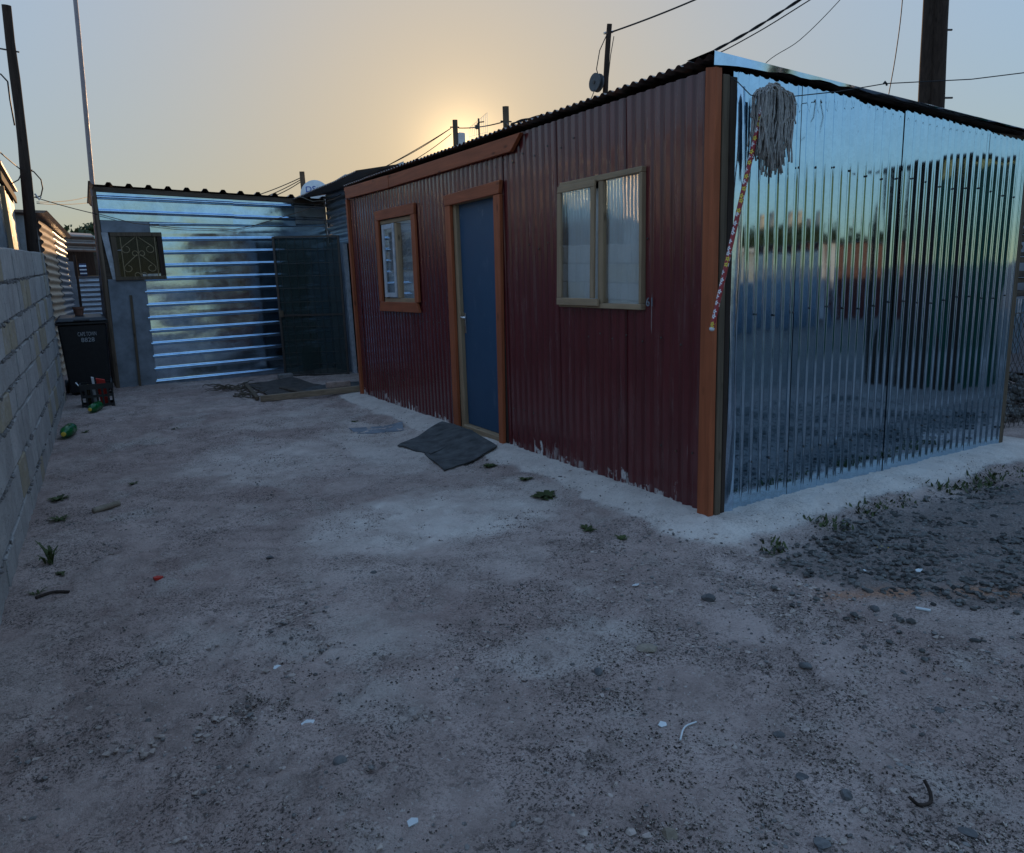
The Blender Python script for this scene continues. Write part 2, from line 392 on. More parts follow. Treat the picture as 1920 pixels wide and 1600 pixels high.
def make_flowers():
    t = NT('flower_print_handle')
    uv = t.n.new('ShaderNodeUVMap').outputs[0]
    def layer(scale, col, seed):
        mp = t.n.new('ShaderNodeMapping'); t.l.new(uv, mp.inputs[0]); mp.inputs['Location'].default_value = (seed, seed*1.7, 0); mp.inputs['Scale'].default_value = (scale, scale, 1)
        vo = t.n.new('ShaderNodeTexVoronoi'); vo.voronoi_dimensions = '2D'; t.l.new(mp.outputs[0], vo.inputs['Vector']); vo.inputs['Scale'].default_value = 1; vo.inputs['Randomness'].default_value = .55
        sub = t.n.new('ShaderNodeVectorMath'); sub.operation = 'SUBTRACT'; t.l.new(mp.outputs[0], sub.inputs[0]); t.l.new(vo.outputs['Position'], sub.inputs[1])
        x, y, _ = t.sep(sub.outputs[0]); a = t.math('ARCTAN2', y, x)
        rad = t.math('ADD', .30, t.math('MULTIPLY', t.math('COSINE', t.math('MULTIPLY', a, 5)), .11))
        d = vo.outputs['Distance']
        petal = t.math('LESS_THAN', d, rad); core = t.math('LESS_THAN', d, .09)
        pick = t.sep(vo.outputs['Color'])[0]
        return petal, core, pick
    pe, co, pk = layer(30, None, .3)
    col = t.mix(t.math('GREATER_THAN', pk, .62), (.78, .74, .74), (.75, .55, .04))
    c = t.mix(pe, (.30, .012, .018), col); c = t.mix(co, c, (.03, .01, .02))
    t.P(Base_Color=c, Roughness=.35, Specular_IOR_Level=.5); return t.m
M_FLOWER = make_flowers()
M_MOP = mat_plain('mop_cotton', (.36, .33, .31), .95, .35, 40, bump=.5)

def make_stripes():
    t = NT('striped_cloth'); z = t.sep(t.pos())[2]
    w = t.math('SINE', t.math('MULTIPLY', z, 72))
    t.P(Base_Color=t.mix(t.ramp(w, [(.45, 0), (.55, 1)]), (.03, .035, .07), (.72, .74, .78)), Roughness=.9); return t.m
M_STRIPE = make_stripes()

def make_leaf(name, col):
    t = NT(name); p = t.pos(); n = t.noise(p, 9, 3, .6)
    t.P(Base_Color=t.mix(t.ramp(n, [(.3, 0), (.7, 1)]), [c*.55 for c in col], [c*1.35 for c in col]), Roughness=.7, Specular_IOR_Level=.25); return t.m
M_LEAF = make_leaf('weed_leaf', (.06, .075, .026)); M_LEAFD = make_leaf('tree_leaf', (.045, .06, .02)); M_DRYG = make_leaf('dry_grass', (.10, .085, .04))

def make_sand():
    t = NT('sandy_ground'); p = t.pos()
    zone = t.sep(t.attr('zone')['Color'])           # R pale sand bank, G gravel bed, B orange reflected sunlight painted in the sand
    big = t.noise(p, .9, 5, .6); mid = t.noise(p, 5.5, 6, .65); fin = t.noise(p, 60, 5, .7); sp = t.noise(p, 210, 3, .6)
    c = t.mix(t.ramp(big, [(.36, 0), (.64, 1)]), (.44, .315, .275), (.63, .485, .43))
    c = t.mix(t.ramp(mid, [(.42, .0), (.72, .75)]), c, (.29, .215, .185))
    c = t.mix(t.ramp(t.noise(t.pos((1,1,1), (0,0,.6)), 1.7, 5, .6), [(.56, 0), (.68, .6)]), c, (.62, .53, .47))
    c = t.mix(t.math('MULTIPLY', zone[0], .92), c, t.mix(t.ramp(mid, [(.3, 0), (.75, 1)]), (.70, .61, .54), (.56, .47, .41)))
    c = t.mix(t.math('MULTIPLY', zone[1], .60), c, t.mix(mid, (.08, .072, .066), (.20, .18, .165)))
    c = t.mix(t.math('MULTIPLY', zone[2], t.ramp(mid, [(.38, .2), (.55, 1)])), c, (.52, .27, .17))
    # dark specks: grit, plus the shade of small crevices painted in
    g = t.ramp(t.noise(p, 95, 4, .7), [(.53, 0), (.59, .9)]); g2 = t.ramp(t.noise(t.pos((1, 1.0, 1)), 30, 7, .82), [(.545, 0), (.59, .85)])
    gm = t.math('MULTIPLY', t.math('MAXIMUM', g, g2), t.math('SUBTRACT', 1.0, t.math('MULTIPLY', zone[0], .6)))
    gm = t.math('MULTIPLY', gm, t.ramp(t.noise(p, 2.6, 5, .65), [(.38, .12), (.60, 1)]))
    c = t.mix(gm, c, (.065, .053, .047))
    lg = t.ramp(t.noise(p, 80, 3, .6), [(.62, 0), (.70, .55)])
    c = t.mix(lg, c, (.72, .66, .61))
    t.P(Base_Color=c, Roughness=1.0, Specular_IOR_Level=.08)
    damp = t.math('SUBTRACT', 1.0, t.math('MULTIPLY', zone[0], .7))
    h = t.math('ADD', t.math('MULTIPLY', t.noise(p, 22, 6, .72), 1.0), t.math('MULTIPLY', fin, .5))
    h = t.math('ADD', h, t.math('MULTIPLY', sp, .16))
    t.bump(t.math('MULTIPLY', h, damp), 1.0, .028); return t.m
M_SAND = make_sand()
def make_stone(name, a, b):
    t = NT(name); p = t.pos(); n = t.voro(p, 28, out='Color'); s = t.sep(n)[0]; f = t.noise(p, 90, 4, .65)
    c = t.mix(s, a, b); c = t.mix(t.ramp(f, [(.35, 0), (.75, .45)]), c, [x*.5 for x in a])
    t.P(Base_Color=c, Roughness=.9, Specular_IOR_Level=.25); t.bump(f, .5, .004); return t.m
M_GRAVEL = make_stone('gravel_stone', (.040, .037, .035), (.21, .195, .18))
M_PEB = make_stone('yard_pebble', (.09, .08, .075), (.30, .27, .25))
def make_grit():
    t = NT('grit_grain'); c = t.voro(t.pos(), 160, out='Color'); r = t.sep(c)[0]
    t.P(Base_Color=t.ramp(r, [(0, (.045, .036, .03)), (.45, (.10, .082, .072)), (.7, (.30, .24, .20)), (1, (.55, .46, .40))]), Roughness=.95, Specular_IOR_Level=.15); return t.m
M_GRIT = make_grit()
M_CLOD = make_stone('sand_clod', (.30, .235, .20), (.52, .42, .365))
M_STONE = make_stone('loose_stone', (.10, .095, .095), (.18, .17, .165))
M_STONET = make_stone('tan_stone', (.24, .19, .14), (.33, .27, .21))

# ------------------------------------------------------------------ ground
def hut_dist(x, y):
    dx = np.maximum(np.maximum(-x, x-3.15), 0); dy = np.maximum(np.maximum(-y, y-6.2), 0)
    return np.sqrt(dx*dx+dy*dy)
def macro(x, y):
    x = np.asarray(x, float); y = np.asarray(y, float)
    yard = -.05*sstep(7.6, 4.5, y)
    d = hut_dist(x, y) + .10*(fbm(x*2.2, y*2.2, 5, 3)-.5)
    corner = np.exp(-((x+.05)**2+(y+.1)**2)/.12)*.05
    bank = sstep(.50, .06, d-corner*2.0)
    back = sstep(6.0, 6.5, y)
    bank = bank*(1-.6*back)
    return yard*(1-bank) + .028*bank + .012*(fbm(x*.8, y*.8, 9, 2)-.5), bank
def gz(x, y): return float(macro(np.array([x]), np.array([y]))[0][0])
def gravel_mask(x, y):
    n = (fbm(x*2.5, y*2.5, 21, 3)-.5)*.5
    top = np.interp(x, [-1, -.35, .45, 1.65, 2.5, 6], [-.75, -.55, -.40, -.42, -.55, -.75])
    lowb = np.interp(x, [-.35, -.14, .25, 1.0, 3], [-.55, -1.0, -1.5, -2.4, -4.5])
    return sstep(-.05, .18, top-y+n*.5)*sstep(-.05, .22, y-lowb+n)*sstep(-.45, -.1, x+n*.3)
def axis_coords(lo, hi, step, far):
    core = np.arange(lo, hi+1e-6, step); out = []
    d = step; p = hi
    while p < far: d *= 1.28; p += d; out.append(p)
    out2 = []; d = step; p = lo
    while p > -far: d *= 1.28; p -= d; out2.append(p)
    return np.array(out2[::-1]+core.tolist()+out)
def build_ground():
    xs = axis_coords(-3.55, 3.3, .017, 900); ys = axis_coords(-2.9, 9.2, .021, 900)
    X, Y = np.meshgrid(xs, ys); Z, bank = macro(X, Y)
    gm = gravel_mask(X, Y)
    gm = np.maximum(gm, 1.6*sstep(-2.5, -3.3, Y+.25*X*(X < 0)+(fbm(X, Y, 23, 3)-.5)*.6)*sstep(-1.0, .6, X))   # tarred road behind the camera
    near = sstep(14, 8, np.hypot(X+1, Y-2))
    rough = (1-.45*bank)
    micro = .030*(fbm(X*2.1, Y*2.1, 31, 3)-.5)+.022*(fbm(X*7, Y*7, 33, 3)-.5)+.020*(fbm(X*22, Y*22, 35, 2)-.5)+.014*(np.abs(fbm(X*15, Y*15, 37, 3)-.5)*2)*sstep(.42, .6, fbm(X*1.3, Y*1.3, 39, 2))
    # scuffed ripples of the trodden sand to the left
    th = X*.5+Y*1.0+.35*fbm(X*3, Y*3, 41, 2)
    rip = np.abs(np.sin(th*24+5*fbm(X*5, Y*5, 43, 2)))**.6*.007*sstep(-1.7, -2.6, X)*fbm(X*2, Y*2, 44, 2)
    crust = sstep(.60, .62, fbm(X*1.5+3, Y*1.5, 47, 4))*(1-bank)*(1-np.clip(gm, 0, 1))
    Z = Z+near*.007*crust
    Z = Z+near*(micro*rough*(1-.45*crust)+rip*(1-bank)+gm*.01)
    # heel marks and little pits
    for k in range(520):
        cx, cy = NR.uniform(-3.35, .0), NR.uniform(-2.0, 3.0)
        if k > 260: cx, cy = NR.uniform(-3.35, -2.2), NR.uniform(-1.4, .6)
        r = NR.uniform(.012, .032); i0, i1 = np.searchsorted(xs, [cx-.1, cx+.1]); j0, j1 = np.searchsorted(ys, [cy-.1, cy+.1])
        sx, sy = X[j0:j1, i0:i1]-cx, Y[j0:j1, i0:i1]-cy; a = NR.uniform(0, 3.14); 
        u = sx*math.cos(a)+sy*math.sin(a); w = -sx*math.sin(a)+sy*math.cos(a)
        e = (u/(r*NR.uniform(1.2, 2.2)))**2+(w/r)**2
        Z[j0:j1, i0:i1] += (-.010*np.exp(-e)+.005*np.exp(-((u)**2/(2*r)**2+(w-1.6*r)**2/r**2)))*(1-bank[j0:j1, i0:i1])
    for (fx, fy, fa) in [(-2.7, -.55, .5), (-2.45, -.1, .55), (-2.62, .45, .6), (-2.3, .95, .5), (-2.5, 1.6, .4), (-2.1, -.9, 1.9), (-1.75, -.75, 1.8), (-1.35, -.55, 2.0), (-1.0, -.3, 1.9), (-1.6, .3, .2), (-1.4, .9, .3), (-1.2, 1.7, .2), (-.95, -1.3, 2.4), (-.6, -1.15, 2.3), (-1.9, -1.45, 1.0), (-2.9, .9, .1), (-3.0, 1.7, .0), (-2.75, 2.3, .1), (-1.9, 2.4, .4), (-1.7, 3.2, .2)]:
        i0, i1 = np.searchsorted(xs, [fx-.25, fx+.25]); j0, j1 = np.searchsorted(ys, [fy-.25, fy+.25])
        sx, sy = X[j0:j1, i0:i1]-fx, Y[j0:j1, i0:i1]-fy
        u = sx*math.sin(fa)+sy*math.cos(fa); w = sx*math.cos(fa)-sy*math.sin(fa)
        wd = .046+.010*np.sin(u*14)-.012*np.exp(-(u+.03)**2/.002)
        e = np.maximum(np.abs(w)/wd, np.abs(u)/.135)
        Z[j0:j1, i0:i1] += (-.009*sstep(1.12, .92, e)+.006*np.exp(-((e-1.25)/.16)**2)+.0035*sstep(.95, .85, e)*(np.sin(u*260) > .2))*(1-bank[j0:j1, i0:i1])
    ny, nx = X.shape
    v = np.stack([X, Y, Z], -1).reshape(-1, 3)
    idx = np.arange(nx*ny).reshape(ny, nx)
    f = np.stack([idx[:-1, :-1], idx[:-1, 1:], idx[1:, 1:], idx[1:, :-1]], -1).reshape(-1, 4)
    me = bpy.data.meshes.new('ground')
    me.vertices.add(len(v)); me.vertices.foreach_set('co', v.ravel())
    me.loops.add(len(f)*4); me.loops.foreach_set('vertex_index', f.ravel().astype(np.int32))
    me.polygons.add(len(f)); me.polygons.foreach_set('loop_start', np.arange(0, len(f)*4, 4, dtype=np.int32))
    me.polygons.foreach_set('use_smooth', np.ones(len(f), bool)); me.update(calc_edges=True)
    ca = me.color_attributes.new('zone', 'FLOAT_COLOR', 'POINT')
    # reflected sunlight painted as an orange band along the gravel edge
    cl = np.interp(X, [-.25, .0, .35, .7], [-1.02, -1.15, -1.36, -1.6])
    glow_band = np.exp(-((Y-cl)/.06)**2)*sstep(-.42, -.2, X)*sstep(.8, .35, X)*(.5+fbm(X*9, Y*9, 55, 3))
    pale = sstep(.30, .52, bank+.55*(fbm(X*5, Y*5, 61, 4)-.5))*(.8+.35*fbm(X*9, Y*9, 62, 2))
    # pale dry sand blown in front of the hut
    for (px, py, rx, ry, s) in [(-1.20, 1.15, 1.05, .62, 1.0), (-.75, 3.2, .55, 1.6, .8), (-1.75, 3.3, .9, .9, .65), (-1.2, 5.2, .9, .7, .5), (-1.45, -.75, .35, .22, .55)]:
        q = ((X-px)/rx)**2+((Y-py)/ry)**2+1.1*(fbm(X*3, Y*3, 63, 3)-.5)
        pale = np.maximum(pale, s*sstep(1.2, .2, q)*(.45+.8*fbm(X*9, Y*9, 66, 3)))
    pale = np.maximum(pale, .20*crust*(.6+.6*fbm(X*8, Y*8, 67, 3)))
    col = np.stack([pale, gm, np.clip(glow_band, 0, 1), np.ones_like(gm)], -1).reshape(-1, 4)
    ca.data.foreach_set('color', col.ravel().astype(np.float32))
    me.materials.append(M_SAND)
    o = bpy.data.objects.new('ground', me); COL.objects.link(o); o['kind'] = 'structure'
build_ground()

# rocks
ICO_V = None
def ico():
    global ICO_V, ICO_F
    bm = bmesh.new(); bmesh.ops.create_icosphere(bm, subdivisions=1, radius=1); 
    ICO_V = np.array([v.co[:] for v in bm.verts]); ICO_F = np.array([[v.index for v in f.verts] for f in bm.faces]); bm.free()
ico()
def rock_cloud(name, pts, sizes, mat, label, cat, flat=.55, angular=.35):
    n = len(pts); V = []; nv = len(ICO_V)
    sc = NR.uniform(.65, 1.35, (n, 1, 3))*np.array([1, 1, flat]); jit = 1+angular*(NR.rand(n, nv, 1)-.5)
    a = NR.uniform(0, 6.28, n); ca, sa = np.cos(a), np.sin(a)
    v = ICO_V[None]*jit*sc*np.asarray(sizes)[:, None, None]
    x = v[..., 0]*ca[:, None]-v[..., 1]*sa[:, None]; y = v[..., 0]*sa[:, None]+v[..., 1]*ca[:, None]
    v = np.stack([x, y, v[..., 2]], -1)+np.asarray(pts)[:, None, :]
    f = (ICO_F[None]+(np.arange(n)*nv)[:, None, None]).reshape(-1, 3)
    return mesh_obj(name, v.reshape(-1, 3), f, mat, None, False, label=label, cat=cat, kind='stuff', origin=False)
def scatter():
    pts = []; sz = []
    while len(pts) < 17000:
        x = NR.uniform(-.5, 4.4, 4000); y = NR.uniform(-2.6, .0, 4000); g = gravel_mask(x, y)*(hut_dist(x, y) > .3)
        k = NR.rand(4000) < g*(.25+.9*fbm(x*3, y*3, 25, 3))*.6+.02*(x > -.8)*(hut_dist(x, y) > .35)*np.exp(-np.abs(y+1.2)*1.1)
        z = macro(x[k], y[k])[0]; s = .0042+.015*NR.rand(k.sum())**2.2
        pts += np.stack([x[k], y[k], z+.006+s*.45], -1).tolist(); sz += s.tolist()
    rock_cloud('gravel', np.array(pts[:17000]), np.array(sz[:17000]), M_GRAVEL, 'dark grey gravel lying in front of the zinc wall', 'gravel', .62, .6)
    N = 150000
    x = NR.uniform(-3.4, 1.6, N); y = NR.uniform(-2.8, 7.5, N)
    b = macro(x, y)[1]; d = fbm(x*1.6, y*1.6, 71, 4); dd = fbm(x*6, y*6, 73, 2)
    k = (NR.rand(N) < np.clip((d-.36)*2.2, .03, 1)*np.clip((dd-.3)*2.5, .1, 1)*(1-b*.93)*np.clip(1.25-np.hypot(x+2, y+1.2)/7, .12, 1))
    x, y, b = x[k], y[k], b[k]
    z = macro(x, y)[0]+(.030*(fbm(x*2.1, y*2.1, 31, 3)-.5)+.022*(fbm(x*7, y*7, 33, 3)-.5)+.012*(fbm(x*22, y*22, 35, 2)-.5))*(1-.75*b)
    n = len(x); dark = NR.rand(n) < .42
    s = .0022+.0085*NR.rand(n)**3.4
    P = np.stack([x, y, z+s*.25], -1)
    rock_cloud('pebbles', P[dark], s[dark], M_PEB, 'small dark pebbles strewn over the sandy yard', 'pebbles')
    s2 = s*1.35; P[:, 2] -= s*.15
    rock_cloud('clods', P[~dark], s2[~dark], M_CLOD, 'crumbled clods of sandy soil all over the yard', 'clods', .5, .6)
scatter()
def fast_mesh(name, v, f, mat, **kw):
    me = bpy.data.meshes.new(name); n = f.shape[1]
    me.vertices.add(len(v)); me.vertices.foreach_set('co', v.astype(np.float32).ravel())
    me.loops.add(f.size); me.loops.foreach_set('vertex_index', f.astype(np.int32).ravel())
    me.polygons.add(len(f)); me.polygons.foreach_set('loop_start', np.arange(0, f.size, n, dtype=np.int32)); me.update(calc_edges=True)
    me.materials.append(mat); o = bpy.data.objects.new(name, me); COL.objects.link(o); return tag(o, **kw)
def grit():
    N = 330000; r_ = 1.0+7.5*NR.rand(N)**1.7; a_ = NR.uniform(-.62, .75, N)+CAM_YAW   # denser where one stands and looks down
    x = CAM_LOC[0]+r_*np.sin(a_); y = CAM_LOC[1]+r_*np.cos(a_)
    z0, b = macro(x, y); d = fbm(x*2.3, y*2.3, 75, 4); dd = fbm(x*9, y*9, 76, 2)
    k = (x > -3.4)&(x < 2.5)&(y < 8)&(hut_dist(x, y) > .06)&(NR.rand(N) < np.clip((d-.36)*2.6, .04, 1)*np.clip((dd-.28)*2.2, .12, 1)*(1-.8*b))
    x, y, b, z0 = x[k], y[k], b[k], z0[k]; n = len(x)
    z = z0+(.030*(fbm(x*2.1, y*2.1, 31, 3)-.5)+.022*(fbm(x*7, y*7, 33, 3)-.5)+.020*(fbm(x*22, y*22, 35, 2)-.5)+.014*(np.abs(fbm(x*15, y*15, 37, 3)-.5)*2)*sstep(.42, .6, fbm(x*1.3, y*1.3, 39, 2)))*(1-.45*b)
    s = .0016+.0042*NR.rand(n)**2.5
    o8 = np.array([(1, 0, 0), (0, 1, 0), (-1, 0, 0), (0, -1, 0), (0, 0, 1), (0, 0, -1)], float)
    f8 = np.array([(0, 1, 4), (1, 2, 4), (2, 3, 4), (3, 0, 4), (1, 0, 5), (2, 1, 5), (3, 2, 5), (0, 3, 5)])
    v = o8[None]*NR.uniform(.6, 1.4, (n, 6, 1))*np.array([1, 1, .75])*s[:, None, None]
    t = NR.uniform(0, 6.28, n)[:, None]; vx = v[..., 0]*np.cos(t)-v[..., 1]*np.sin(t); vy = v[..., 0]*np.sin(t)+v[..., 1]*np.cos(t)
    v = np.stack([vx+x[:, None], vy+y[:, None], v[..., 2]+(z+s*.35)[:, None]], -1).reshape(-1, 3)
    f = (f8[None]+(np.arange(n)*6)[:, None, None]).reshape(-1, 3)
    fast_mesh('grit', v, f, M_GRIT, label='fine dark and pale grit lying all over the sand', cat='grit', kind='stuff')
grit()
def micro_z(x, y):
    x = np.array([x]); y = np.array([y]); z, b = macro(x, y)
    return float((z+(.030*(fbm(x*2.1, y*2.1, 31, 3)-.5)+.022*(fbm(x*7, y*7, 33, 3)-.5))*(1-.45*b))[0])

# ------------------------------------------------------------------ corrugated sheet
def corr_sheet(name, mat, parent, org, U, N, width, z0, z1, pitch=.0762, amp=.009, hard=1.9, holes=(), phase=0, wob=.003, seed=0, spp=12, nv=9, V=(0, 0, 1), rib=None, tilt=0, **kw):
    """sheet from org along U (width), rising along V between z0(u) and z1(u); profile pushed along N"""
    org, U, N, V = map(lambda q: np.array(q, float), (org, U, N, V))
    n = max(2, int(round(width/pitch*spp))); u = np.linspace(0, width, n+1)
    z0f = z0 if callable(z0) else (lambda q: np.full_like(q, z0)); z1f = z1 if callable(z1) else (lambda q: np.full_like(q, z1))
    zb, zt = z0f(u), z1f(u)
    lv = np.linspace(zb.max()+.02, zt.min()-.02, nv).tolist()
    for h in holes: lv += [h[2], h[3]]
    lv = np.array(sorted(lv)); rows = np.concatenate([zb[None], np.repeat(lv[:, None], n+1, 1), zt[None]], 0)
    if rib is None:
        pr = amp*np.tanh(hard*np.sin(2*np.pi*(u+phase)/pitch))/np.tanh(hard)
    else:
        ph = ((u+phase)/pitch) % 1.0; a, b = rib
        pr = amp*(sstep(.5-b/2, .5-a/2, ph)-sstep(.5+a/2, .5+b/2, ph))
    W = wob*2*(fbm(u[None]*1.7+seed*3.1+0*rows, rows*1.1+seed, seed+3, 3)-.5)
    D = pr[None]+W
    if tilt:
        ph_ = (u+phase)/pitch; kk = np.floor(ph_); fr = ph_-kk-.5
        tk = (_hash(kk, kk*0+seed, seed+5)-.5)*2*tilt
        vary = (vnoise(rows*1.9+7.7*kk[None], 0*rows+kk[None]*3.3, seed+9)-.5)*2*tilt
        D = D+(tk[None]+vary)*fr[None]*pitch+.0016*(vnoise(rows*1.3+5.1*kk[None], 0*rows+kk[None]*1.7, seed+12)-.5)
    P = org+u[None, :, None]*U+rows[..., None]*V+D[..., None]*N
    m = rows.shape[0]; idx = np.arange(m*(n+1)).reshape(m, n+1)
    f = np.stack([idx[:-1, :-1], idx[:-1, 1:], idx[1:, 1:], idx[1:, :-1]], -1)
    keep = np.ones(f.shape[:2], bool); um = (u[:-1]+u[1:])/2; rm = (rows[:-1]+rows[1:])/2; rm = (rm[:, :-1]+rm[:, 1:])/2
    for (a, b, c, d) in holes: keep &= ~((um[None] > a)&(um[None] < b)&(rm > c)&(rm < d))
    f = f[keep]
    if np.dot(np.cross(U, V), N) < 0: f = f[:, ::-1]
    return mesh_obj(name, P.reshape(-1, 3), f, mat, parent, True, **kw)

# ------------------------------------------------------------------ the maroon and zinc shack
hut = thing('shack', (1.5, 3.0, 0), 'maroon and shiny zinc corrugated shack with blue door and orange trim', 'shack')
def roof_z(y, x=0): return 2.462+.0135*y-.062*x
holes_w = [(.60, 1.46, 1.20, 2.00), (2.43, 3.24, -1, 2.06), (4.10, 5.06, 1.14, 2.10)]    # y0,y1,z0,z1
seams = [.04, .80, 1.56, 2.32, 3.28, 4.155, 5.005, 5.90, 6.08]
for i in range(len(seams)-1):
    y0, y1 = seams[i]-(.025 if i else 0), seams[i+1]
    org = (.012-.003*(i % 2), y0, 0)
    hs = [(a-y0, b-y0, c, d) for a, b, c, d in holes_w if b > y0 and a < y1]
    corr_sheet('wall_sheet', M_RED, hut, org, (0, 1, 0), (-1, 0, 0), y1-y0, lambda u, i=i: -.03+.01*np.sin(u*9+i), lambda u, y0=y0: roof_z(u+y0)-.035,
               pitch=.085, amp=.013, rib=(.50, .80), holes=hs, phase=y0+.005*i, wob=.004, seed=20+i, spp=20, nv=14, tilt=.02)
# zinc side wall: six overlapping sheets
zs = [.10, .66, 1.12, 1.60, 2.08, 2.56, 3.02]
for i in range(6):
    x0, x1 = zs[i]-(.03 if i else 0), zs[i+1]
    gap = [0, .004, .0, .005, .0, .003][i]
    corr_sheet('zinc_sheet', M_ZINC, hut, (x0, .003-.0025*(i % 2)-gap*.2, 0), (1, 0, 0), (0, -1, 0), x1-x0, lambda u, i=i: -.02+.008*np.sin(u*13+i),
               lambda u, x0=x0, i=i: roof_z(0, u+x0)-.030-.016*np.abs(np.sin((u+x0)*math.pi/.0762))+.008*math.sin(i*2.3),
               amp=.0100, rib=(.60, .86), phase=x0, wob=.0014, seed=40+i, spp=24, nv=18, tilt=.022)
# plain back and far walls
corr_sheet('back_sheet', M_ZINCD, hut, (3.06, 0, 0), (0, 1, 0), (1, 0, 0), 6.08, -.03, lambda u: roof_z(u, 3.06)-.03, seed=60, spp=6)
corr_sheet('end_sheet', M_ZINCD, hut, (0.02, 6.09, 0), (1, 0, 0), (0, 1, 0), 3.04, -.03, lambda u: roof_z(6.09, u)-.03, seed=61, spp=6)
# roof sheets: ridges run down the slope
for i in range(8):
    y0 = -.022+i*.768; y1 = y0+.795
    org = np.array((-.052+.007*math.sin(i*2.1), y0, 0))
    sl = Vector((1, 0, -.062)).normalized()
    zc = roof_z((y0+y1)/2)+.0062
    corr_sheet('roof_sheet', M_ROOFU, hut, (org[0], y0, roof_z(y0)+.013), (0, 1, .0135), (-sl.z, 0, sl.x), y1-y0, 0.0, 3.33, amp=.009, hard=1.0, phase=y0, wob=.003, seed=70+i, V=(sl.x, 0, sl.z), nv=5)
# flashing folded over the zinc side of the roof
fl = MB(); n = 40; rows = []
for k in range(n+1):
    x = -.07+3.22*k/n; z = roof_z(-.07, x)+.024; dr = .060*math.exp(-k/6)+.010+.006*math.sin(k*1.7)*(k > 3)+.004*RNG.random()
    rows += [(x, .16, z-.004), (x, -.030, z), (x, -.040-.004*RNG.random(), z-.006), (x, -.042+.006*RNG.random(), z-dr)]
fl.add(rows, [(4*k+j, 4*k+j+1, 4*k+5+j, 4*k+4+j) for k in range(n) for j in range(3)])
fl.build('flashing', M_ZINC2, hut, smooth='auto')
MB().box((.06, .022, 2.19), (3.0, .07, 2.27)).build('wall_plate', M_DARKX, hut)
for k, x in enumerate((.75, 1.55, 2.35, 2.98)):
    MB().box((x, .022, -.02), (x+.05, .07, 2.185)).build('stud', M_DARKW, hut)
MB().box((3.005, -.012, -.03), (3.06, .05, 2.27)).build('end_post', M_BROWN, hut, bevel=.004)
sc_ = MB()
for zz in (.35, 1.0, 1.62, 2.28):
    for k in range(40):
        y = .12+k*.152+.03*math.sin(k*7+zz*5); z = zz+.02*math.sin(k*3.1+zz)
        if z > roof_z(y)-.07 or any(a-.02 < y < b+.02 and c-.02 < z < d+.02 for a, b, c, d in holes_w): continue
        if math.sin(k*12.9+zz*7.1) < -.1: continue
        sc_.lathe([(.007, 0), (.006, .004), (.002, .006)], (-.002, y, z), (-1, 0, 0), 7)
sc_.build('screw_heads', M_DARKST, hut, kind='stuff')
sc_ = MB()
for zz in (.3, 1.15, 2.0):
    for k in range(20):
        x = .16+k*.1524+.004*math.sin(k*9); z = zz+.015*math.sin(k*5+zz)-.05*x*(zz > 1.9)
        sc_.lathe([(.007, 0), (.006, .004), (.002, .006)], (x, -.008, z), (0, -1, 0), 7)
sc_.build('screw_heads', M_DARKST, hut, kind='stuff')
# corner post and boards
MB().hexa([(-.045, -.028, -.06), (-.002, -.028, -.06), (-.002, .062, -.06), (-.045, .066, -.06), (-.045, -.030, 2.415), (-.002, -.030, 2.415), (-.002, .048, 2.415), (-.045, .050, 2.43)]).build('corner_board', M_ORANGE, hut, bevel=.004)
MB().hexa([(.004, -.034, -.07), (.048, -.034, -.07), (.048, .018, -.07), (.004, .018, -.07), (.004, -.034, 2.385), (.052, -.034, 2.385), (.052, .018, 2.385), (.004, .018, 2.385)]).build('corner_post', M_BROWN, hut, bevel=.005)
MB().hexa([(.056, -.026, -.07), (.085, -.026, -.07), (.085, .02, -.07), (.056, .02, -.07), (.058, -.026, 2.38), (.112, -.026, 2.38), (.112, .02, 2.38), (.058, .02, 2.38)]).build('corner_post', M_DARKW, hut, bevel=.003)
# galvanised corner strip beside the post
cs = MB()
st = [(.088, -.020), (.100, -.030), (.150, -.028), (.165, -.012)]
lv = np.linspace(-.03, 2.34, 14)
cs.add([(x+.006*math.sin(z*3.1+i)+.02*(z/2.4), y+.006*math.sin(z*5+i), z) for z in lv for i, (x, y) in enumerate(st)],
       [(4*k+j, 4*k+j+1, 4*k+5+j, 4*k+4+j) for k in range(13) for j in range(3)])
cs.build('corner_strip', M_ZINC2, hut, smooth=True)
# fascia board with slanted near end, in two lengths
def quadboard(name, pts, x0, x1, mat, parent, bevel=.003):   # pts: 4 (y,z) corners
    return MB().hexa([(x1, *pts[0]), (x1, *pts[1]), (x0, *pts[1]), (x0, *pts[0]), (x1, *pts[3]), (x1, *pts[2]), (x0, *pts[2]), (x0, *pts[3])]).build(name, mat, parent, bevel=bevel)
quadboard('fascia', [(2.085, 2.330), (4.62, 2.365), (4.62, 2.487), (1.93, 2.440)], -.045, -.012, M_ORANGEY, hut)
quadboard('fascia', [(4.626, 2.362), (6.06, 2.398), (6.10, 2.532), (4.626, 2.490)], -.048, -.014, M_ORANGEY, hut)
MB().hexa([(-.042, 6.02, -.04), (-.004, 6.02, -.04), (-.004, 6.075, -.04), (-.042, 6.075, -.04), (-.042, 6.045, 2.395), (-.004, 6.045, 2.395), (-.004, 6.10, 2.395), (-.042, 6.10, 2.395)]).build('end_board', M_ORANGE, hut, bevel=.003)
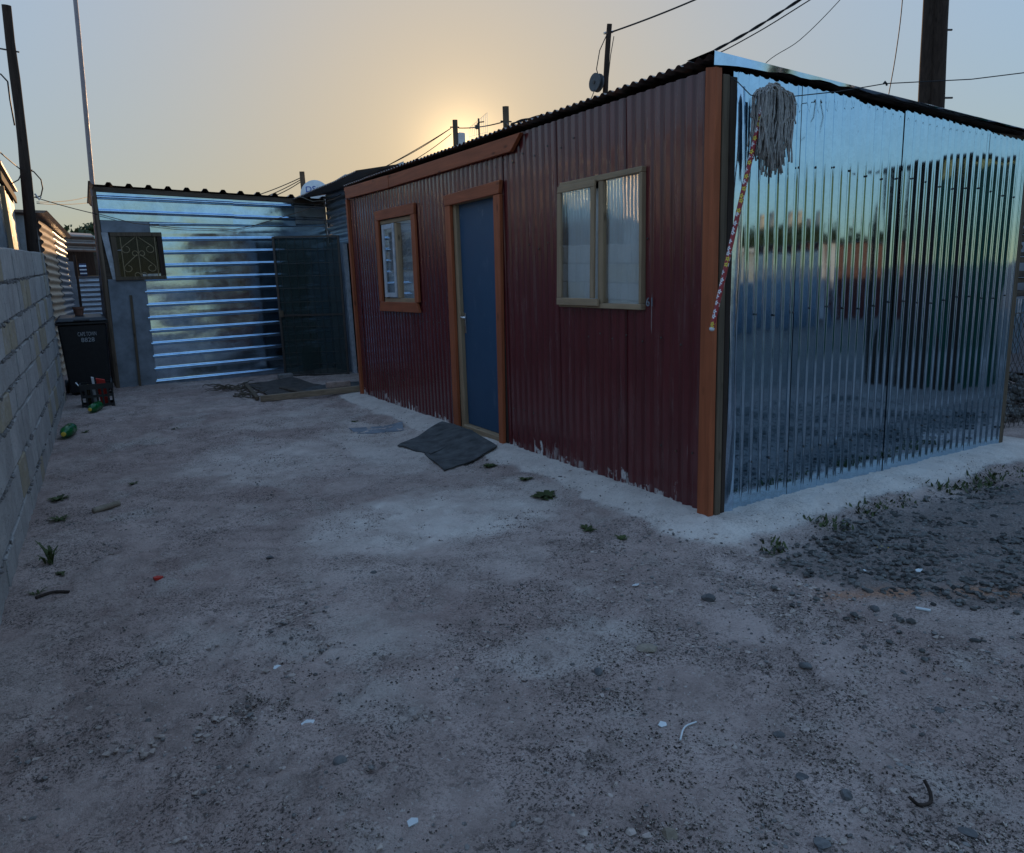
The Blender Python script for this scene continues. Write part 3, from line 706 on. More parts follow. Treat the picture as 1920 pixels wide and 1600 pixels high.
# window and door builders
def frame4(parent, nm, y0, y1, z0, z1, w, x0, x1, mv, mh, bev=.003, mitre=False):
    if mitre:
        quadboard(nm, [(y0, z1-w), (y1, z1-w), (y1+0, z1), (y0, z1)], x0-.004, x1, mh, parent, bev)
        quadboard(nm, [(y0, z0), (y1, z0), (y1, z0+w), (y0, z0+w)], x0-.003, x1, mh, parent, bev)
    else:
        quadboard(nm, [(y0, z1-w), (y1, z1-w), (y1, z1), (y0, z1)], x0-.003, x1, mh, parent, bev)
        quadboard(nm, [(y0, z0), (y1, z0), (y1, z0+w), (y0, z0+w)], x0-.003, x1, mh, parent, bev)
    quadboard(nm, [(y0, z0+w), (y0+w, z0+w), (y0+w, z1-w), (y0, z1-w)], x0, x1, mv, parent, bev)
    quadboard(nm, [(y1-w, z0+w), (y1, z0+w), (y1, z1-w), (y1-w, z1-w)], x0, x1, mv, parent, bev)
def pane(parent, y0, y1, z0, z1, x):
    MB().box((x-.002, y0, z0), (x+.002, y1, z1)).build('pane', M_GLASS, parent)
# right hand window (bare pine)
w1 = MB().hexa([(-.030, .585, 1.178), (.05, .585, 1.178), (.05, 1.492, 1.186), (-.030, 1.492, 1.186), (-.030, .585, 1.212), (.05, .585, 1.212), (.05, 1.492, 1.216), (-.030, 1.492, 1.216)]).build('window', M_PALEY, hut, bevel=.003)
w1['label'] = 'bare pine window with lace curtain right of the door'
quadboard('head', [(.578, 1.986), (1.468, 1.986), (1.448, 2.026), (.572, 2.018)], -.030, .05, M_PALEY, w1)
quadboard('jamb', [(.588, 1.214), (.610, 1.214), (.604, 1.985), (.576, 1.985)], -.028, .05, M_PALE, w1)
quadboard('jamb', [(1.448, 1.218), (1.490, 1.218), (1.464, 1.985), (1.424, 1.985)], -.028, .05, M_PALE, w1)
quadboard('mullion', [(.985, 1.214), (1.035, 1.214), (1.012, 1.985), (.962, 1.985)], -.024, .05, M_PALE, w1)
# the casement on the left stands proud and hangs a little low
quadboard('casement_rail', [(1.00, 1.196), (1.488, 1.200), (1.486, 1.250), (1.00, 1.244)], -.052, -.034, M_PALEY, w1)
quadboard('casement_rail', [(1.02, 1.955), (1.452, 1.957), (1.446, 2.000), (1.014, 1.996)], -.052, -.034, M_PALEY, w1)
quadboard('casement_stile', [(1.43, 1.252), (1.484, 1.252), (1.453, 1.955), (1.408, 1.955)], -.051, -.034, M_PALE, w1)
quadboard('casement_stile', [(1.042, 1.248), (1.088, 1.248), (1.062, 1.955), (1.018, 1.955)], -.051, -.034, M_PALE, w1)
pane(w1, 1.08, 1.436, 1.246, 1.96, -.040)
pane(w1, .606, .990, 1.212, 1.99, -.006)
# left window with orange surround
w2 = MB().box((-.012, 4.155, 1.182), (.05, 5.045, 1.226)).build('window', M_PALEY, hut, bevel=.003)
w2['label'] = 'narrow window with orange surround left of the door'
quadboard('surround', [(4.02, 2.050), (5.10, 2.066), (5.135, 2.166), (4.005, 2.152)], -.040, -.012, M_ORANGEY, w2)
quadboard('surround', [(4.02, 1.085), (5.16, 1.083), (5.12, 1.186), (4.07, 1.186)], -.042, -.012, M_ORANGEY, w2)
quadboard('surround', [(4.022, 1.188), (4.125, 1.188), (4.112, 2.048), (4.014, 2.048)], -.038, -.012, M_ORANGE, w2)
quadboard('surround', [(5.062, 1.188), (5.152, 1.188), (5.130, 2.064), (5.040, 2.064)], -.038, -.012, M_ORANGE, w2)
quadboard('head', [(4.12, 2.006), (5.04, 2.02), (5.04, 2.062), (4.12, 2.046)], -.010, .05, M_PALEY, w2)
quadboard('jamb', [(4.13, 1.228), (4.172, 1.228), (4.16, 2.005), (4.118, 2.005)], -.010, .05, M_PALE, w2)
quadboard('jamb', [(4.99, 1.228), (5.04, 1.228), (5.02, 2.016), (4.97, 2.016)], -.010, .05, M_PALE, w2)
quadboard('mullion', [(4.555, 1.228), (4.612, 1.228), (4.60, 2.005), (4.545, 2.005)], -.022, .05, M_PALE, w2)
quadboard('casement_stile', [(4.93, 1.236), (4.985, 1.236), (4.965, 2.01), (4.915, 2.01)], -.028, -.012, M_WHITEW, w2)
quadboard('casement_stile', [(4.625, 1.236), (4.68, 1.236), (4.665, 2.01), (4.612, 2.01)], -.028, -.012, M_WHITEW, w2)
quadboard('casement_rail', [(4.68, 1.955), (4.918, 1.958), (4.916, 2.01), (4.68, 2.006)], -.027, -.012, M_WHITEW, w2)
quadboard('casement_rail', [(4.68, 1.236), (4.93, 1.236), (4.93, 1.285), (4.68, 1.285)], -.027, -.012, M_WHITEW, w2)
pane(w2, 4.675, 4.935, 1.28, 1.96, -.019)
pane(w2, 4.165, 4.56, 1.22, 2.01, .004)
# door
dr = MB().box((.030, 2.452, .075), (.068, 3.150, 2.045)).build('door', M_DOOR, hut, bevel=.002)
dr['label'] = 'dark blue painted door with scuffed top'
hd = MB().box((.018, 3.095, .92), (.0295, 3.128, 1.10)).build('handle_plate', M_STEEL, dr, bevel=.002)
MB().tube([(.02, 3.112, 1.065), (-.02, 3.112, 1.065), (-.026, 3.10, 1.065), (-.026, 3.01, 1.062)], .0085, 8).build('handle', M_STEEL, dr, smooth=True)
df = MB().hexa([(-.040, 2.375, -.05), (-.008, 2.375, -.05), (-.008, 2.445, -.05), (-.040, 2.445, -.05), (-.040, 2.285, 2.046), (-.008, 2.285, 2.046), (-.008, 2.392, 2.046), (-.040, 2.392, 2.046)]).build('door_board', M_ORANGE, hut, bevel=.004)
MB().hexa([(-.040, 3.235, -.04), (-.008, 3.235, -.04), (-.008, 3.338, -.04), (-.040, 3.338, -.04), (-.040, 3.195, 2.046), (-.008, 3.195, 2.046), (-.008, 3.302, 2.046), (-.040, 3.302, 2.046)]).build('door_board', M_ORANGE, hut, bevel=.004)
quadboard('door_board', [(2.290, 2.050), (3.300, 2.048), (3.310, 2.140), (2.268, 2.150)], -.044, -.010, M_ORANGEY, hut, .004)
MB().box((-.004, 3.152, -.04), (.075, 3.236, 2.052)).build('door_jamb', M_PALE, hut, bevel=.004)
MB().box((-.004, 2.40, -.04), (.075, 2.450, 2.052)).build('door_jamb', M_PALE, hut, bevel=.004)
MB().box((-.002, 2.452, 2.048), (.075, 3.150, 2.09)).build('door_head', M_PALEY, hut, bevel=.004)
MB().box((-.030, 2.452, -.05), (.085, 3.150, .072)).build('door_sill', M_PALEY, hut, bevel=.006)
MB().box((-.006, 2.33, .0), (-.0005, 2.372, 2.0)).build('door_gap_strip', M_DARKW, hut)
# hand painted mark beside the window
def tw(p): return Vector((-.0125+p.z, .520-p.x, 1.224+p.y))
v, f = text_mesh('61', .075, tw, .002); mesh_obj('painted_mark', v, f, M_GREYP, hut)
# dark inside floor and lining so windows look into a room
MB().box((.9, .3, -.02), (.92, 5.9, 2.3)).build('room_partition', M_INNER, hut)
# curtains (things that hang inside)
def curtain(y0, y1, z0, z1, x, mat, name, label, wav=.012, n=46):
    vs = []; fs = []
    for j in range(8):
        z = z0+(z1-z0)*j/7
        for i in range(n+1):
            y = y0+(y1-y0)*i/n; vs.append((x+wav*.6*(math.sin(i*.42+.6*math.sin(i*.31))+.35*math.sin(i*1.13+j*.3))+.004*math.sin(j+i*.2), y+.004*math.sin(j*1.3), z+(.012*math.sin(i*.9) if j == 0 else 0)))
    for j in range(7):
        for i in range(n): a = j*(n+1)+i; fs.append((a, a+1, a+n+2, a+n+1))
    mesh_obj(name, vs, fs, mat, None, True, label=label, cat='curtain')
curtain(.615, .975, 1.200, 1.980, .016, M_LACE, 'lace_curtain', 'white lace curtain behind the near pane of the pine window', .009)
curtain(1.05, 1.425, 1.200, 1.95, .006, M_LACE, 'lace_curtain', 'white lace curtain behind the open casement of the pine window', .011)
curtain(4.15, 5.02, 1.19, 2.02, .030, M_CURT, 'curtain', 'pale banded curtain behind the orange framed window', .014)

# ------------------------------------------------------------------ concrete block wall
bw = thing('block_wall', (-3.47, 4.5, 0), 'grey cement block wall along the left of the yard', 'wall')
CZN = [-.10, .12, .37, .63, .82, 1.01, 1.22, 1.475, 1.71]      # course tops, near (y=3)
CZF = [-.10, .13, .38, .63, .85, 1.11, 1.385, 1.65, 1.905]     # far (y=8.4)
def wall_x(y): return -3.452+.026*(y-2.4)
blk = []
for k in range(5):
    bm = bmesh.new(); bmesh.ops.create_cube(bm, size=1)
    bmesh.ops.bevel(bm, geom=bm.edges[:], offset=.03, segments=1, affect='EDGES')
    for v in bm.verts: v.co += Vector((RNG.uniform(-.012, .012), RNG.uniform(-.012, .012), RNG.uniform(-.02, .02)))
    me = bpy.data.meshes.new('block'); bm.to_mesh(me); bm.free(); me.materials.append(M_BLOCK); blk.append(me)
mort = MB()
for c in range(8):
    y = -4.2+(.21 if c % 2 else 0)
    while y < 8.45:
        ln = .42 if RNG.random() < .8 else .30
        y1 = min(y+ln, 8.47+.03*(c % 2)); 
        if y1-y < .06: break
        ym = (y+y1)/2; t = (ym-3)/5.4
        za = CZN[c]+(CZF[c]-CZN[c])*t; zb_ = CZN[c+1]+(CZF[c+1]-CZN[c+1])*t
        o = bpy.data.objects.new('block', blk[RNG.randrange(5)]); COL.objects.link(o); o.parent = bw
        h = zb_-za-(.018 if c < 7 else .004); px = wall_x(ym)-.075+RNG.uniform(-.005, .005)
        o.location = Vector((px, ym, za+.009+h/2))-WL[bw.name]; o.scale = (.15, y1-y-.010, h)
        o.rotation_euler = (RNG.uniform(-.008, .008)+math.atan((CZF[c]-CZN[c])/5.4), 0, math.radians(-1.5)+RNG.uniform(-.01, .01))
        y = y1
ms = []
for k in range(60):
    ya = -4.2+12.62*k/60; yb = -4.2+12.62*(k+1)/60
    za = 1.70+.0361*(ya-3); zb_ = 1.70+.0361*(yb-3); 
    mort.hexa([(wall_x(ya)-.140, ya, -.15), (wall_x(ya)-.018, ya, -.15), (wall_x(yb)-.018, yb, -.15), (wall_x(yb)-.140, yb, -.15),
               (wall_x(ya)-.140, ya, za-.012), (wall_x(ya)-.018, ya, za-.012), (wall_x(yb)-.018, yb, zb_-.012), (wall_x(yb)-.140, yb, zb_-.012)])
mort.build('mortar_core', M_MORTAR, bw)
# squeezed out mortar crumbs on the bed joints
pts = []; sz = []
for c in range(1, 8):
    for k in range(150):
        y = NR.uniform(.6, 8.3); 
        if vnoise(np.array([y*1.7]), np.array([c*3.3]), 81)[0] < .42: continue
        t = (y-3)/5.4; z = CZN[c]+(CZF[c]-CZN[c])*t
        pts.append((wall_x(y)+.002, y, z+NR.uniform(-.012, .012))); sz.append(NR.uniform(.005, .013))
o = rock_cloud('mortar_crumbs', np.array(pts), np.array(sz), M_MORTAR, None, None, 1.0)
o.parent = bw; o.location = -WL[bw.name]

# ------------------------------------------------------------------ back shack of horizontal zinc
bs = thing('zinc_shack', (-1.0, 11.0, 0), 'low shack across the yard clad in horizontal shiny zinc sheets', 'shack')
YB = 9.40
def bs_top(x): return 2.875-.040*(x+2.57)
IB = dict(pitch=.190, amp=.030, rib=(.10, .26), spp=26)
def hsheet(name, mat, x0, x1, z0, z1, yoff, seed, phase=0, holes=(), slant=0, **kw):
    # sheet whose ribs run along x: U is vertical, V horizontal
    return corr_sheet(name, mat, bs, (x0, YB+yoff, z0), (0.0, 0, 1), (0, -1, 0), z1-z0, 0.0, x1-x0, phase=phase, seed=seed, nv=22, V=(1, 0, slant), wob=.014, holes=holes, **{**IB, **kw})
hsheet('cladding_sheet', M_ZINC2, -2.12, .66, -.02, 1.10, .000, 101, phase=.03, slant=.012)
hsheet('cladding_sheet', M_ZINC2, -1.80, .66, 1.62, 2.215, -.004, 107, phase=.03+1.64, slant=.004)
hsheet('cladding_sheet', M_ZINC2, -2.115, .66, 1.08, 1.64, -.004, 102, phase=.03+1.10-.0, slant=.004)
hsheet('cladding_sheet', M_ZINC2, -1.94, .66, 2.205, 2.42, .010, 103, phase=.13, amp=.022, slant=-.004)
hsheet('cladding_sheet', M_ZINC2, -2.575, -.745, 2.405, 2.83, -.012, 104, phase=-.03, slant=-.03)
hsheet('cladding_sheet', M_ZINC2, -.77, .18, 2.355, 2.772, -.020, 105, phase=-.02, slant=-.028)
hsheet('cladding_sheet', M_ZINCD, .14, .66, 2.33, 2.745, -.006, 106, phase=-.03, slant=-.028)
MB().hexa([(-2.62, YB-.012, -.05), (-2.105, YB-.014, -.05), (-2.105, YB+.01, -.05), (-2.62, YB+.01, -.05), (-2.58, YB-.012, 1.575), (-2.085, YB-.014, 1.56), (-2.085, YB+.01, 1.56), (-2.58, YB+.01, 1.575)]).build('grey_panel', M_GREYP, bs, bevel=.002)
MB().box((-2.575, YB-.010, 2.235), (-1.945, YB+.008, 2.425)).build('grey_panel', M_GREYP, bs, bevel=.002)
MB().hexa([(-2.515, YB-.020, 1.57), (-2.455, YB-.020, 1.57), (-2.455, YB, 1.57), (-2.515, YB, 1.57), (-2.585, YB-.020, 2.232), (-2.50, YB-.020, 2.232), (-2.50, YB, 2.232), (-2.585, YB, 2.232)]).build('white_board', M_WHITEW, bs, bevel=.002)
MB().bar((-2.31, YB-.03, 1.34), (-2.345, YB-.04, .0), .035, .03, (0, 1, 0)).build('batten', M_BROWN, bs, bevel=.003)
MB().box((-2.605, YB+.016, -.05), (-2.41, YB+.03, 2.83)).build('backing_board', M_DARKX, bs)
# grilled window
bwin = MB().box((-2.475, YB-.045, 1.555), (-1.80, YB+.02, 1.605)).build('window', M_BROWN, bs, bevel=.003)
bwin['label'] = 'dark wooden window with a scrolled burglar grille'
MB().box((-2.475, YB-.045, 2.175), (-1.80, YB+.02, 2.232)).build('frame', M_BROWN, bwin, bevel=.003)
MB().box((-2.475, YB-.043, 1.607), (-2.405, YB+.02, 2.173)).build('frame', M_BROWN, bwin, bevel=.003)
MB().box((-1.868, YB-.043, 1.607), (-1.80, YB+.02, 2.173)).build('frame', M_DARKW, bwin, bevel=.003)
MB().box((-2.405, YB+.004, 1.605), (-1.868, YB+.008, 2.175)).build('pane', M_GLASSD, bwin)
gx = -2.137
def scroll(cx, cz, d, r0=.055, turns=1.15):
    return [(cx+d*r0*(1-t*.45)*math.cos(math.pi+t*turns*2*math.pi)*-1, YB-.022, cz+r0*(1-t*.45)*math.sin(t*turns*2*math.pi)*-1) for t in np.linspace(0, 1, 16)]
for (z0, z1) in ((2.165, 1.99), (1.92, 1.72)):
    for d in (-1, 1):
        ex = gx+d*.205
        MB().tube([(gx+d*.02, YB-.022, z0), (ex-d*.02, YB-.022, z1+.05), (ex+d*.005, YB-.022, z1+.02)]+[(ex-d*.045+d*.05*math.cos(a), YB-.022, z1+.0-.045*math.sin(a)) for a in np.linspace(-.3, 4.6, 12)], .0055, 6).build('scroll', M_GRILLE, bwin, smooth=True)
for d in (-1, 1):
    for zc in (1.935, 1.625):
        MB().tube([(gx+d*.045+.036*math.cos(a)*-d, YB-.022, zc+.036*math.sin(a)) for a in np.linspace(.0, 5.6, 14)], .0055, 6).build('scroll', M_GRILLE, bwin, smooth=True)
MB().tube([(gx, YB-.022, 1.60), (gx, YB-.022, 2.18)], .006, 6).build('grille_bar', M_GRILLE, bwin)
MB().tube([(gx-.215, YB-.022, 1.60), (gx-.215, YB-.022, 2.18)], .006, 6).build('grille_bar', M_GRILLE, bwin)
MB().tube([(gx+.235, YB-.022, 1.60), (gx+.235, YB-.022, 2.18)], .006, 6).build('grille_bar', M_GRILLE, bwin)
MB().tube([(-2.41, YB-.022, 1.98), (gx-.215, YB-.022, 1.985)], .006, 6).build('grille_bar', M_WHITEW, bwin)
# side wall of slab boards, running back
yy = YB+.02
for k in range(9):
    w = RNG.uniform(.16, .26); top = 2.80+RNG.uniform(-.06, .05)-(.12*k if k > 1 else 0)*.3
    MB().hexa([(-2.66-.012*(k % 2), yy, -.05), (-2.62, yy, -.05), (-2.62, yy+w, -.05), (-2.66-.012*(k % 2), yy+w, -.05),
               (-2.61-.014*(k % 2), yy, top), (-2.575, yy, top), (-2.575, yy+w, top), (-2.61-.014*(k % 2), yy+w, top)]).build('slab_board', M_SLAB, bs, bevel=.006)
    yy += w+.006
YE = yy
MB().hexa([(-2.665, YB-.03, -.05), (-2.61, YB-.03, -.05), (-2.61, YB+.018, -.05), (-2.665, YB+.018, -.05), (-2.615, YB-.03, 2.83), (-2.577, YB-.03, 2.83), (-2.577, YB+.018, 2.83), (-2.615, YB+.018, 2.83)]).build('corner_post', M_SLAB, bs, bevel=.005)
MB().box((-2.6, YE, -.05), (.70, YE+.03, 2.84)).build('rear_wall', M_DARKW, bs)
MB().box((.665, YB, -.05), (.695, YE, 2.78)).build('side_wall', M_ZINCD, bs)
corr_sheet('roof_sheet', M_ROOFU, bs, (-2.66, YB-.07, bs_top(-2.66)+.004), (1, 0, -.04), (0, 0, 1), 3.35, 0.0, YE-YB+.15, pitch=.255, amp=.042, rib=(.16, .42), spp=26, phase=.13, nv=4, V=(0, 1, -.05), seed=120, wob=.004)
MB().hexa([(-2.60, YB-.035, 2.79), (.66, YB-.035, 2.665), (.66, YB-.02, 2.665), (-2.60, YB-.02, 2.79), (-2.60, YB-.035, 2.86), (.66, YB-.035, 2.735), (.66, YB-.02, 2.735), (-2.60, YB-.02, 2.86)]).build('fascia', M_DARKX, bs)

# ------------------------------------------------------------------ lean-to between the two shacks
lt = thing('lean_to', (1.2, 8.0, 0), 'grey lean-to with a dark doorway between the two shacks', 'lean-to')
corr_sheet('wall_sheet', M_ZINCD, lt, (.70, 9.38, 2.0), (0, 0, 1), (-1, 0, 0), .86, 0.0, 1.5, pitch=.125, amp=.012, hard=2.0, V=(0, -1, 0), seed=130, wob=.006, nv=10, spp=10)
corr_sheet('wall_sheet', M_ZINCD, lt, (.695, 7.92, 2.0), (0, 0, 1), (-1, 0, 0), .86, 0.0, 1.9, pitch=.125, amp=.020, hard=2.0, V=(0, -1, 0), seed=131, wob=.006, nv=10, spp=10)
MB().hexa([(.63, 8.36, -.06), (.69, 8.36, -.06), (.69, 8.46, -.06), (.63, 8.46, -.06), (.62, 8.38, 2.0), (.68, 8.38, 2.0), (.68, 8.47, 2.0), (.62, 8.47, 2.0)]).build('door_post', M_WHITEW, lt, bevel=.004)
MB().box((.66, 8.5, -.05), (.69, 9.38, 2.0)).build('side_panel', M_GREYP, lt)
MB().box((2.4, 6.12, -.05), (2.43, 9.4, 3.0)).build('rear_wall', M_DARKW, lt)
MB().box((.66, 6.115, -.05), (2.4, 6.14, 2.5)).build('end_wall', M_DARKW, lt)
MB().box((.70, 9.36, -.05), (2.4, 9.385, 2.8)).build('end_wall', M_DARKW, lt)
corr_sheet('roof_sheet', M_ROOFU, lt, (.16, 9.52, 2.742), (0, -1, 0.0), (-.12, 0, 1), 3.3, 0.0, 2.35, pitch=.0762, amp=.010, hard=1.0, spp=8, V=(.985, 0, .17), seed=133, wob=.01, nv=6)
MB().hexa([(.62, 8.05, 2.93), (2.0, 8.05, 2.99), (2.0, 9.2, 2.99), (.72, 9.2, 2.93), (.62, 8.05, 2.965), (2.0, 8.05, 3.02), (2.0, 9.2, 3.02), (.72, 9.2, 2.965)]).build('roof_board', M_WHITEW, lt)

# gate leaning open in front of the zinc cladding
gp0 = Vector((.56, 8.36, -.01)); gp1 = Vector((-.345, 8.80, .0)); gd = (gp1-gp0).normalized(); GW = (gp1-gp0).length; gn = Vector((gd.y, -gd.x, 0))
if gn.y > 0: gn = -gn
gate = thing('gate', ((gp0.x+gp1.x)/2, (gp0.y+gp1.y)/2, 0), 'dark wire mesh gate with green shade net standing open', 'gate')
def G(u, z, o=0): return gp0+gd*u+gn*o+Vector((0, 0, z))
for u in (0.02, GW-.02): MB().bar(G(u, .0), G(u, 2.13), .035, .03, gn).build('stile', M_DARKST, gate, bevel=.003)
for z in (.02, .95, 2.12): MB().bar(G(.038, z), G(GW-.038, z), .03, .028, gn).build('rail', M_DARKST, gate)
wm = MB()
for k in range(1, 9): wm.tube([G(GW*k/9, .05, .02), G(GW*k/9+.01*math.sin(k), 2.1, .02)], .0035, 4)
for k in range(1, 11): wm.tube([G(.03, 2.12*k/11, .026), G(GW-.03, 2.12*k/11+.01*math.sin(k*2), .026)], .0035, 4)
wm.build('wire_mesh', M_DARKST, gate)
vs = []; fs = []
for j in range(17):
    for i in range(9):
        p = G(.03+(GW-.06)*i/8, .04+2.06*j/16, -.006-.012*math.sin(i*1.3+j*.7)*math.sin(j*.6)); vs.append(p[:])
for j in range(16):
    for i in range(8): a = j*9+i; fs.append((a, a+1, a+10, a+9))
mesh_obj('shade_net', vs, fs, M_SHADE, gate, True)
MB().box((*(G(GW*.55, .12, .03)+Vector((-.15, -.002, 0)))[:],), (*(G(GW*.55, .45, .03)+Vector((.15, .002, 0)))[:],)).build('patch', M_SHADE, gate)
lk = MB().box(tuple(G(GW-.05, .98, .045)-Vector((.03, .012, .05))), tuple(G(GW-.05, .98, .045)+Vector((.03, .012, .05)))).build('latch', M_BROWN, gate, bevel=.003)

# ------------------------------------------------------------------ wheelie bin
bn = thing('wheelie_bin', (-3.0, 8.95, gz(-3.0, 8.9)), 'black wheelie bin with white lettering at the end of the block wall', 'bin')
bz = WL[bn.name].z
BX0, BX1, BXb0, BXb1 = -3.275, -2.695, -3.235, -2.745
MB().hexa([(BXb0, 8.80, bz+.04), (BXb1, 8.80, bz+.04), (BXb1-.02, 9.22, bz+.04), (BXb0+.02, 9.22, bz+.04), (BX0, 8.70, bz+.98), (BX1, 8.70, bz+.98), (BX1, 9.33, bz+.98), (BX0, 9.33, bz+.98)]).build('body', M_BLACKP, bn, bevel=.018)
MB().box((BX0-.022, 8.675, bz+.975), (BX1+.022, 9.35, bz+1.012)).build('rim', M_BLACKP, bn, bevel=.008)
ld = MB().hexa([(BX0-.03, 8.655, bz+1.018), (BX1+.03, 8.655, bz+1.018), (BX1+.03, 9.34, bz+1.018), (BX0-.03, 9.34, bz+1.018), (BX0+.03, 8.72, bz+1.068), (BX1-.03, 8.72, bz+1.068), (BX1-.03, 9.34, bz+1.10), (BX0+.03, 9.34, bz+1.10)]).build('lid', M_DARKP, bn, bevel=.012)
MB().box((-3.08, 8.64, bz+1.022), (-2.89, 8.657, bz+1.045)).build('grip', M_DARKP, ld, bevel=.004)
MB().tube([(BX0+.06, 9.40, bz+1.0), (BX1-.06, 9.40, bz+1.0)], .016, 8).build('handle', M_BLACKP, bn, smooth=True)
for x in (-3.27, -2.73): 
    wh = MB().lathe([(.02, -.025), (.095, -.025), (.10, -.015), (.10, .015), (.095, .025), (.02, .025)], (x, 9.25, bz+.10), (1, 0, 0), 20).build('wheel', M_BLACKP, bn, smooth='auto')
def bt(cx, cz):
    def tw(p): 
        z = cz+p.y; return Vector((cx+p.x, 8.80-.1*(z-bz-.04)/.94-.004-p.z, z))
    return tw
v, f = text_mesh('CAPE TOWN', .062, lambda p: bt(-2.94, bz+.845)(Vector((p.x*.62, p.y*1.25, p.z)))); mesh_obj('lettering', v, f, M_WHITEPR, bn)
v, f = text_mesh('8828', .082, bt(-2.94, bz+.765)); mesh_obj('lettering', v, f, M_WHITEPR, bn)
# clay pot on the bin
pot = thing('flower_pot', (-3.0, 9.12, bz+1.088), 'small brown clay pot standing on the bin lid', 'pot')
pz = bz+1.088
MB().lathe([(.052, 0), (.068, .10), (.062, .10), (.048, .012)], (-3.0, 9.12, pz), n=18).build('bowl', M_TERRA, pot, smooth='auto')
MB().lathe([(.070, .088), (.076, .09), (.076, .118), (.066, .118), (.066, .09)], (-3.0, 9.12, pz), n=18, cap=False).build('rim', M_TERRA, pot, smooth='auto')

# ------------------------------------------------------------------ bottle crate and its contents
cz = gz(-2.93, 7.5)
cr = thing('bottle_crate', (-2.93, 7.52, cz), 'black plastic bottle crate in front of the bin', 'crate')
def crate_side(axis, p, a0, a1):
    m = MB()
    def bx(u0, u1, z0, z1):
        if axis == 'y': m.box((u0, p-.008, cz+z0), (u1, p+.008, cz+z1))
        else: m.box((p-.008, u0, cz+z0), (p+.008, u1, cz+z1))
    bx(a0, a1, .0, .05); bx(a0, a1, .135, .165); bx(a0, a1, .235, .30)
    n = 6
    for k in range(n+1):
        u = a0+(a1-a0)*k/n; bx(max(a0, u-.012), min(a1, u+.012), .05, .135); bx(max(a0, u-.012), min(a1, u+.012), .165, .235)
    m.build('side', M_BLACKP, cr)
crate_side('y', 7.38, -3.11, -2.755); crate_side('y', 7.66, -3.11, -2.755)
crate_side('x', -3.102, 7.389, 7.651); crate_side('x', -2.763, 7.389, 7.651)
MB().box((-3.093, 7.389, cz+.005), (-2.772, 7.651, cz+.02)).build('base', M_BLACKP, cr)
MB().tube([(-3.115, 7.40, cz+.29), (-3.145, 7.44, cz+.325), (-3.13, 7.50, cz+.33)], .008, 6).build('wire_handle', M_STEEL, cr, smooth=True)
def bottle(name, c, ax, L, r, mat, capm, label, group=None, n=18):
    ax = Vector(ax).normalized(); c = Vector(c)
    t = thing(name, c, label, 'bottle', group)
    MB().lathe([(r*.35, 0), (r*.8, .004), (r, L*.06), (r, L*.22), (r*.93, L*.27), (r, L*.32), (r, L*.62), (r*.9, L*.72), (r*.55, L*.86), (r*.30, L*.92), (r*.30, L*.95)], c, ax, n).build('body', mat, t, smooth=True)
    MB().lathe([(r*.36, 0), (r*.36, L*.055), (r*.30, L*.06)], c+ax*L*.945, ax, 14).build('cap', capm, t, smooth='auto')
    return t
bottle('bottle', (-3.03, 7.46, cz+.021), (.05, .05, 1), .27, .032, mat_plain('dark_glass', (.03, .02, .01), .15, .1, 9, bump=0), M_YELLOW, 'dark glass bottle with yellow cap standing in the crate')
bottle('bottle', (-2.95, 7.58, cz+.021), (-.05, 0, 1), .25, .032, M_CERAM, M_CERAM, 'white plastic bottle standing in the crate')
MB().hexa([(-2.905, 7.46, cz+.03), (-2.80, 7.46, cz+.03), (-2.80, 7.53, cz+.03), (-2.905, 7.53, cz+.03), (-2.925, 7.44, cz+.36), (-2.83, 7.44, cz+.335), (-2.83, 7.51, cz+.335), (-2.925, 7.51, cz+.36)]).build('carton', M_RED2, None, bevel=.003, label='red carton sticking out of the crate', cat='carton')
MB().hexa([(-2.955, 7.41, cz+.03), (-2.935, 7.41, cz+.03), (-2.935, 7.47, cz+.03), (-2.955, 7.47, cz+.03), (-2.975, 7.41, cz+.385), (-2.945, 7.41, cz+.375), (-2.945, 7.47, cz+.375), (-2.975, 7.47, cz+.385)]).build('carton', M_WHITEPL, None, bevel=.002, label='folded white and blue carton beside the red carton in the crate', cat='carton')
g1 = gz(-2.97, 7.2)
bottle('plastic_bottle', (-2.93, 7.22, g1+.058), (-.35, -.92, -.02), .30, .055, M_PET, M_YELLOW, 'green plastic bottle lying against the crate', 'green bottles')
g2 = gz(-3.26, 5.55)
bottle('plastic_bottle', (-3.22, 5.86, g2+.062), (-.22, -.97, -.02), .32, .060, M_PET, M_YELLOW, 'green plastic bottle lying at the foot of the block wall', 'green bottles')

# ------------------------------------------------------------------ mop on the clothes line
mp = thing('mop', (.16, -.12, 1.10), 'string mop with flowered red handle hung head up at the shack corner', 'mop')
hp0, hp1 = Vector((-.137, -.125, 1.105)), Vector((.172, -.135, 2.20))
def handle():
    n = 16; m = 40; vs = []; fs = []; uvs = []
    d = (hp1-hp0); L = d.length; d.normalize(); a = d.orthogonal().normalized(); b = d.cross(a); r = .0125
    for i in range(m+1):
        for k in range(n+1): 
            an = 2*math.pi*k/n; vs.append((hp0+d*L*i/m+(a*math.cos(an)+b*math.sin(an))*r)[:]); uvs.append((r*an, L*i/m))
    for i in range(m):
        for k in range(n): q = i*(n+1)+k; fs.append((q, q+1, q+n+2, q+n+1))
    o = mesh_obj('handle', vs, fs, M_FLOWER, mp, True); me = o.data; ul = me.uv_layers.new(name='UVMap')
    for l in me.loops: ul.data[l.index].uv = uvs[l.vertex_index]
handle()
hd_ = (hp1-hp0).normalized()
MB().tube([hp0-hd_*.018, hp0-hd_*.012, hp0], [.006, .0135, .0135], 12).build('end_cap', M_WHITEPL, mp, smooth='auto')
MB().tube([hp1, hp1+hd_*.045, hp1+hd_*.07], [.0145, .013, .011], 12).build('socket', M_WHITEPL, mp, smooth='auto')
